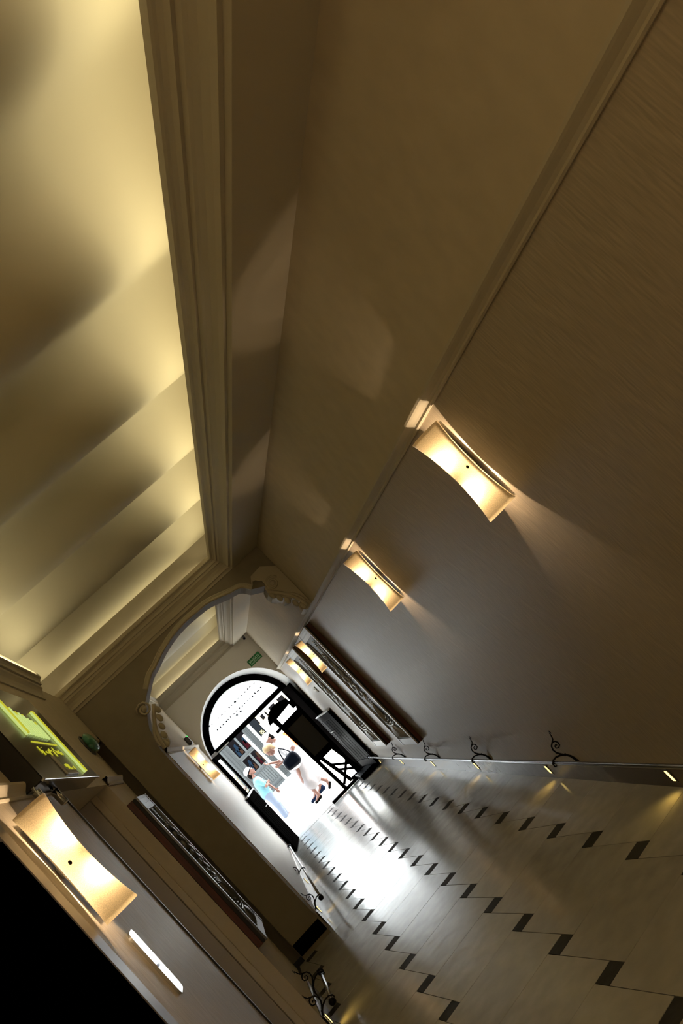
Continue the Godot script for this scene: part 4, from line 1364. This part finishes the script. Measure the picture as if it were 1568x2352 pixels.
func people() -> void:
	var V := func(x: float, y: float, z := 0.0) -> Vector3: return Vector3(x, y, z)
	# woman with the black bag, walking to the left, bent forward
	var t := thing("person", "blond woman in white walking past the door with large black shoulder bag", "person", Vector3(0, 0, -20.1))
	var f := Vector3(-0.85, -0.45, 0.28).normalized(); var up := Vector3(-0.45, 0.88, 0.1)
	up = (up - f * up.dot(f)).normalized()
	var hc: Vector3 = V.call(0.60, 1.49, 0.0)
	var st := new_st()
	var hip: Vector3 = V.call(0.80, 0.92); var chest: Vector3 = V.call(0.76, 1.24)
	body(st, [[hip + Vector3(0, 0, 0.07), hip - Vector3(0, 0, 0.07), 0.12, 0.12], [hip, chest, 0.12, 0.12], [chest + Vector3(-0.02, 0.08, 0.14), chest + Vector3(-0.02, 0.08, -0.14), 0.06, 0.06],
		[chest, V.call(0.70, 1.38), 0.11, 0.055], [V.call(0.70, 1.36), hc + Vector3(0.02, -0.06, 0), 0.05, 0.05], [hc, hc + up * 0.04, 0.075, 0.07],
		[V.call(0.74, 1.32, 0.17), V.call(0.80, 1.10, 0.22), 0.05, 0.04], [V.call(0.80, 1.10, 0.22), V.call(0.56, 1.13, 0.20), 0.038, 0.028],
		[V.call(0.74, 1.32, -0.17), V.call(0.62, 1.14, -0.22), 0.05, 0.038], [V.call(0.62, 1.14, -0.22), V.call(0.42, 1.28, -0.2), 0.036, 0.027],
		[hip + Vector3(0, -0.02, 0.08), V.call(0.68, 0.52, 0.08), 0.09, 0.06], [V.call(0.68, 0.52, 0.08), V.call(0.70, 0.12, 0.08), 0.055, 0.035], [V.call(0.70, 0.10, 0.08), V.call(0.58, 0.045, 0.08), 0.038, 0.028],
		[hip + Vector3(0, -0.02, -0.08), V.call(0.82, 0.50, -0.08), 0.09, 0.06], [V.call(0.82, 0.50, -0.08), V.call(1.02, 0.20, -0.08), 0.055, 0.035], [V.call(1.03, 0.19, -0.08), V.call(1.0, 0.06, -0.08), 0.036, 0.028]], 0.018, 0.04)
	body(st, head_prims(hc, f, up), 0.007, 0.02)
	body(st, hand_prims(V.call(0.43, 1.275, -0.2), Vector3(-0.8, 0.55, 0.1).normalized(), Vector3(-0.3, -0.4, 0.85).normalized()), 0.005, 0.008)
	body(st, hand_prims(V.call(0.57, 1.13, 0.2), Vector3(-1, 0.1, -0.1).normalized(), Vector3(0, 1, 0.1).normalized()), 0.005, 0.008)
	obj("body", st, M.skin, t)
	face_parts(t, hc, f, up)
	st = new_st()
	body(st, [[hc + up * 0.04 - f * 0.035, hc + up * 0.05 - f * 0.0, 0.10, 0.095], [hc - f * 0.06, hc - f * 0.075 - up * 0.07, 0.075, 0.05], [hc + up * 0.085 + f * 0.04, hc + up * 0.1, 0.04, 0.05]], 0.012, 0.03)
	obj("hair", st, M.blond_hair, t)
	st = new_st()
	body(st, [[hip, chest, 0.145, 0.145], [chest + Vector3(-0.02, 0.07, 0.15), chest + Vector3(-0.02, 0.07, -0.15), 0.08, 0.08], [chest, V.call(0.71, 1.35), 0.13, 0.085],
		[V.call(0.74, 1.32, 0.17), V.call(0.785, 1.17, 0.21), 0.07, 0.062], [V.call(0.74, 1.32, -0.17), V.call(0.66, 1.19, -0.21), 0.07, 0.06], [hip + Vector3(0, 0, 0.08), hip - Vector3(0, 0, 0.08), 0.145, 0.145]], 0.018, 0.05)
	obj("blouse", st, M.white_cloth, t)
	st = new_st()
	body(st, [[hip + Vector3(0, 0.02, 0.05), hip + Vector3(0, 0.02, -0.05), 0.14, 0.14], [hip, V.call(0.74, 0.42, 0.06), 0.14, 0.12], [hip, V.call(0.88, 0.42, -0.08), 0.14, 0.12], [V.call(0.74, 0.42, 0.06), V.call(0.76, 0.34, 0.06), 0.12, 0.11], [V.call(0.87, 0.46, -0.06), V.call(0.89, 0.38, -0.06), 0.12, 0.11]], 0.018, 0.08)
	obj("skirt", st, M.linen, t)
	for e in [[V.call(0.70, 0.05, 0.08), V.call(0.56, 0.03, 0.08)], [V.call(1.04, 0.10, -0.08), V.call(0.97, 0.03, -0.08)]]:
		st = new_st()
		body(st, [[e[0], e[1], 0.036, 0.03]], 0.01, 0.02)
		obj("sandal", st, M.shoe_leather, t)
	var bag := thing("shoulder_bag", "large glossy black shoulder bag hanging at the blond woman's side", "bag", Vector3(0.76, 1.01, -19.74))
	st = new_st()
	body(st, [[Vector3(-0.10, 0.06, 0), Vector3(0.10, 0.10, 0), 0.07, 0.07], [Vector3(-0.11, -0.05, 0), Vector3(0.09, -0.07, 0), 0.075, 0.08], [Vector3(0.13, 0.02, 0), Vector3(0.12, -0.04, 0), 0.06, 0.06]], 0.012, 0.08)
	obj("pouch", st, M.bag_leather, bag)
	st = new_st()
	tube(st, [Vector3(-0.10, 0.12, 0), Vector3(-0.07, 0.28, 0), Vector3(-0.02, 0.38, -0.10), Vector3(0.05, 0.30, -0.14), Vector3(0.12, 0.15, -0.03)], [0.012], 8)
	obj("strap", st, M.bag_leather, bag)
	# person in the pale cap, half hidden behind
	t = thing("person", "person in pale cap with dark hair and white top behind the blond woman", "person", Vector3(0.03, 0, -20.75))
	f = Vector3(-0.88, -0.4, 0.25).normalized(); up = Vector3(-0.4, 0.9, 0.1)
	up = (up - f * up.dot(f)).normalized()
	hc = V.call(0.74, 1.66)
	hip = V.call(0.93, 0.98); chest = V.call(0.92, 1.36)
	st = new_st()
	body(st, [[hip + Vector3(0, 0, 0.07), hip - Vector3(0, 0, 0.07), 0.12, 0.12], [hip, chest, 0.12, 0.13], [chest + Vector3(-0.02, 0.08, 0.16), chest + Vector3(-0.02, 0.08, -0.16), 0.065, 0.065], [chest, V.call(0.86, 1.50), 0.11, 0.06],
		[V.call(0.86, 1.50), hc + Vector3(0.02, -0.06, 0), 0.055, 0.052], [hc, hc + up * 0.04, 0.075, 0.07], [V.call(0.90, 1.42, 0.2), V.call(0.98, 1.16, 0.25), 0.055, 0.042], [V.call(0.98, 1.16, 0.25), V.call(0.80, 1.02, 0.22), 0.04, 0.03],
		[V.call(0.90, 1.42, -0.2), V.call(0.92, 1.14, -0.25), 0.055, 0.042], [V.call(0.92, 1.14, -0.25), V.call(0.74, 1.05, -0.22), 0.04, 0.03],
		[hip + Vector3(0, -0.02, 0.09), V.call(0.74, 0.52, 0.09), 0.095, 0.06], [V.call(0.74, 0.52, 0.09), V.call(0.66, 0.12, 0.09), 0.055, 0.035], [V.call(0.66, 0.10, 0.09), V.call(0.52, 0.05, 0.09), 0.038, 0.03],
		[hip + Vector3(0, -0.02, -0.09), V.call(0.90, 0.54, -0.09), 0.095, 0.06], [V.call(0.90, 0.54, -0.09), V.call(0.86, 0.16, -0.09), 0.055, 0.035], [V.call(0.86, 0.14, -0.09), V.call(0.74, 0.06, -0.09), 0.038, 0.03]], 0.018, 0.04)
	body(st, head_prims(hc, f, up), 0.007, 0.02)
	body(st, hand_prims(V.call(0.80, 1.02, 0.22), Vector3(-0.8, -0.5, 0).normalized(), Vector3(0.1, 0.2, 0.95).normalized()), 0.005, 0.008)
	body(st, hand_prims(V.call(0.74, 1.05, -0.22), Vector3(-0.8, -0.5, 0).normalized(), Vector3(0.1, 0.2, 0.95).normalized()), 0.005, 0.008)
	obj("body", st, M.skin, t)
	face_parts(t, hc, f, up)
	st = new_st()
	body(st, [[hc + up * 0.02 - f * 0.03, hc - f * 0.04 - up * 0.06, 0.092, 0.07]], 0.012, 0.03)
	obj("hair", st, M.dark_hair, t)
	st = new_st()
	body(st, [[hc + up * 0.06 - f * 0.02, hc + up * 0.065 + f * 0.02, 0.095, 0.09], [hc + up * 0.05 + f * 0.09, hc + up * 0.035 + f * 0.16, 0.03, 0.02]], 0.01, 0.03)
	obj("cap", st, M.white_cloth, t)
	st = new_st()
	body(st, [[hip, chest, 0.145, 0.155], [chest + Vector3(-0.02, 0.07, 0.17), chest + Vector3(-0.02, 0.07, -0.17), 0.085, 0.085], [chest, V.call(0.87, 1.47), 0.13, 0.09], [V.call(0.90, 1.42, 0.2), V.call(0.96, 1.24, 0.24), 0.075, 0.065], [V.call(0.90, 1.42, -0.2), V.call(0.915, 1.24, -0.24), 0.075, 0.065]], 0.018, 0.05)
	obj("shirt", st, M.white_cloth, t)
	st = new_st()
	body(st, [[hip + Vector3(0, 0.02, 0.06), hip + Vector3(0, 0.02, -0.06), 0.14, 0.14], [hip + Vector3(0, 0, 0.09), V.call(0.74, 0.52, 0.09), 0.11, 0.085], [V.call(0.74, 0.52, 0.09), V.call(0.68, 0.22, 0.09), 0.085, 0.075], [hip + Vector3(0, 0, -0.09), V.call(0.90, 0.54, -0.09), 0.11, 0.085], [V.call(0.90, 0.54, -0.09), V.call(0.865, 0.24, -0.09), 0.085, 0.075]], 0.018, 0.05)
	obj("trousers", st, M.white_cloth, t)
	for z in [0.09, -0.09]:
		st = new_st()
		var dx := 0.0 if z > 0 else 0.21
		body(st, [[V.call(0.66 + dx, 0.06, z), V.call(0.50 + dx, 0.04, z), 0.045, 0.036], [V.call(0.66 + dx, 0.06, z), V.call(0.66 + dx, 0.11, z), 0.045, 0.042]], 0.01, 0.03)
		obj("shoe", st, M.shoe_blue, t)
	# girl in the white head scarf, looking up to the right
	t = thing("person", "girl in white head scarf, pale blue top and grey trousers beside left doorpost", "person", Vector3(0, 0, -22.5))
	f = Vector3(0.86, 0.25, 0.42).normalized(); up = Vector3(-0.22, 0.95, 0.1)
	up = (up - f * up.dot(f)).normalized()
	hc = V.call(0.0, 1.385)
	hip = V.call(-0.06, 0.76); chest = V.call(-0.02, 1.06)
	st = new_st()
	body(st, [[hip + Vector3(0, 0, 0.07), hip - Vector3(0, 0, 0.07), 0.10, 0.10], [hip, chest, 0.10, 0.105], [chest + Vector3(0, 0.07, 0.13), chest + Vector3(0, 0.07, -0.13), 0.055, 0.055], [chest, V.call(-0.01, 1.19), 0.09, 0.05], [V.call(-0.01, 1.19), hc + Vector3(-0.01, -0.06, 0), 0.046, 0.046], [hc, hc + up * 0.04, 0.072, 0.068],
		[V.call(0.0, 1.12, 0.16), V.call(0.06, 0.91, 0.19), 0.045, 0.036], [V.call(0.06, 0.91, 0.19), V.call(0.10, 0.90, 0.04), 0.034, 0.025], [V.call(0.0, 1.12, -0.16), V.call(0.11, 0.92, -0.17), 0.045, 0.036], [V.call(0.11, 0.92, -0.17), V.call(0.16, 0.70, -0.14), 0.034, 0.025],
		[hip + Vector3(0, -0.02, 0.07), V.call(-0.05, 0.42, 0.07), 0.085, 0.055], [V.call(-0.05, 0.42, 0.07), V.call(-0.09, 0.10, 0.07), 0.05, 0.034], [V.call(-0.09, 0.08, 0.07), V.call(0.02, 0.04, 0.07), 0.036, 0.028],
		[hip + Vector3(0, -0.02, -0.07), V.call(-0.03, 0.42, -0.07), 0.085, 0.055], [V.call(-0.03, 0.42, -0.07), V.call(-0.05, 0.10, -0.07), 0.05, 0.034], [V.call(-0.05, 0.08, -0.07), V.call(0.06, 0.04, -0.07), 0.036, 0.028]], 0.018, 0.035)
	body(st, head_prims(hc, f, up), 0.007, 0.02)
	body(st, hand_prims(V.call(0.10, 0.90, 0.04), Vector3(0.5, 0.3, -0.8).normalized(), Vector3(0.2, 0.9, 0.4).normalized()), 0.005, 0.008)
	body(st, hand_prims(V.call(0.16, 0.70, -0.14), Vector3(0.15, -0.98, 0).normalized(), Vector3(0.95, 0.1, 0.2).normalized()), 0.005, 0.008)
	obj("body", st, M.skin, t)
	face_parts(t, hc, f, up)
	st = new_st()
	body(st, [[hc - f * 0.03 + up * 0.01, hc - f * 0.07 - up * 0.06, 0.09, 0.07], [hc - f * 0.07 - up * 0.06, hc - f * 0.05 - up * 0.17, 0.07, 0.045]], 0.012, 0.03)
	obj("hair", st, M.dark_hair, t)
	st = new_st()
	body(st, [[hc + up * 0.055 - f * 0.035, hc + up * 0.06 + f * 0.015, 0.092, 0.086]], 0.01, 0.03)
	obj("head_scarf", st, M.white_cloth, t)
	st = new_st()
	var band := []
	for i in 17:
		var a := TAU * i / 16
		band.append(hc + up * 0.03 + f * (0.103 * cos(a) - 0.005) + f.cross(up) * 0.096 * sin(a) + up * 0.02 * cos(a))
	tube(st, band, [0.014], 6, 0.5, false)
	obj("head_band", st, M.band_dark, t)
	st = new_st()
	body(st, [[hip + Vector3(0.0, 0.0, 0.05), hip + Vector3(0, 0, -0.05), 0.135, 0.135], [hip, chest, 0.13, 0.125], [chest + Vector3(0, 0.06, 0.13), chest + Vector3(0, 0.06, -0.13), 0.075, 0.075], [chest, V.call(-0.01, 1.16), 0.11, 0.08], [V.call(0.0, 1.12, 0.16), V.call(0.045, 0.97, 0.185), 0.062, 0.055], [V.call(0.0, 1.12, -0.16), V.call(0.085, 0.97, -0.17), 0.062, 0.055]], 0.018, 0.045)
	obj("top", st, M.aqua_cloth, t)
	st = new_st()
	body(st, [[hip + Vector3(0, -0.02, 0.06), hip + Vector3(0, -0.02, -0.06), 0.12, 0.12], [hip + Vector3(0, -0.02, 0.07), V.call(-0.05, 0.42, 0.07), 0.10, 0.075], [V.call(-0.05, 0.42, 0.07), V.call(-0.09, 0.10, 0.07), 0.075, 0.065], [hip + Vector3(0, -0.02, -0.07), V.call(-0.03, 0.42, -0.07), 0.10, 0.075], [V.call(-0.03, 0.42, -0.07), V.call(-0.05, 0.10, -0.07), 0.075, 0.065]], 0.018, 0.045)
	obj("trousers", st, M.denim_pale, t)
	for e in [[-0.09, 0.07], [-0.05, -0.07]]:
		st = new_st()
		body(st, [[V.call(e[0], 0.045, e[1]), V.call(e[0] + 0.13, 0.035, e[1]), 0.042, 0.034]], 0.01, 0.03)
		obj("shoe", st, M.white_cloth, t)
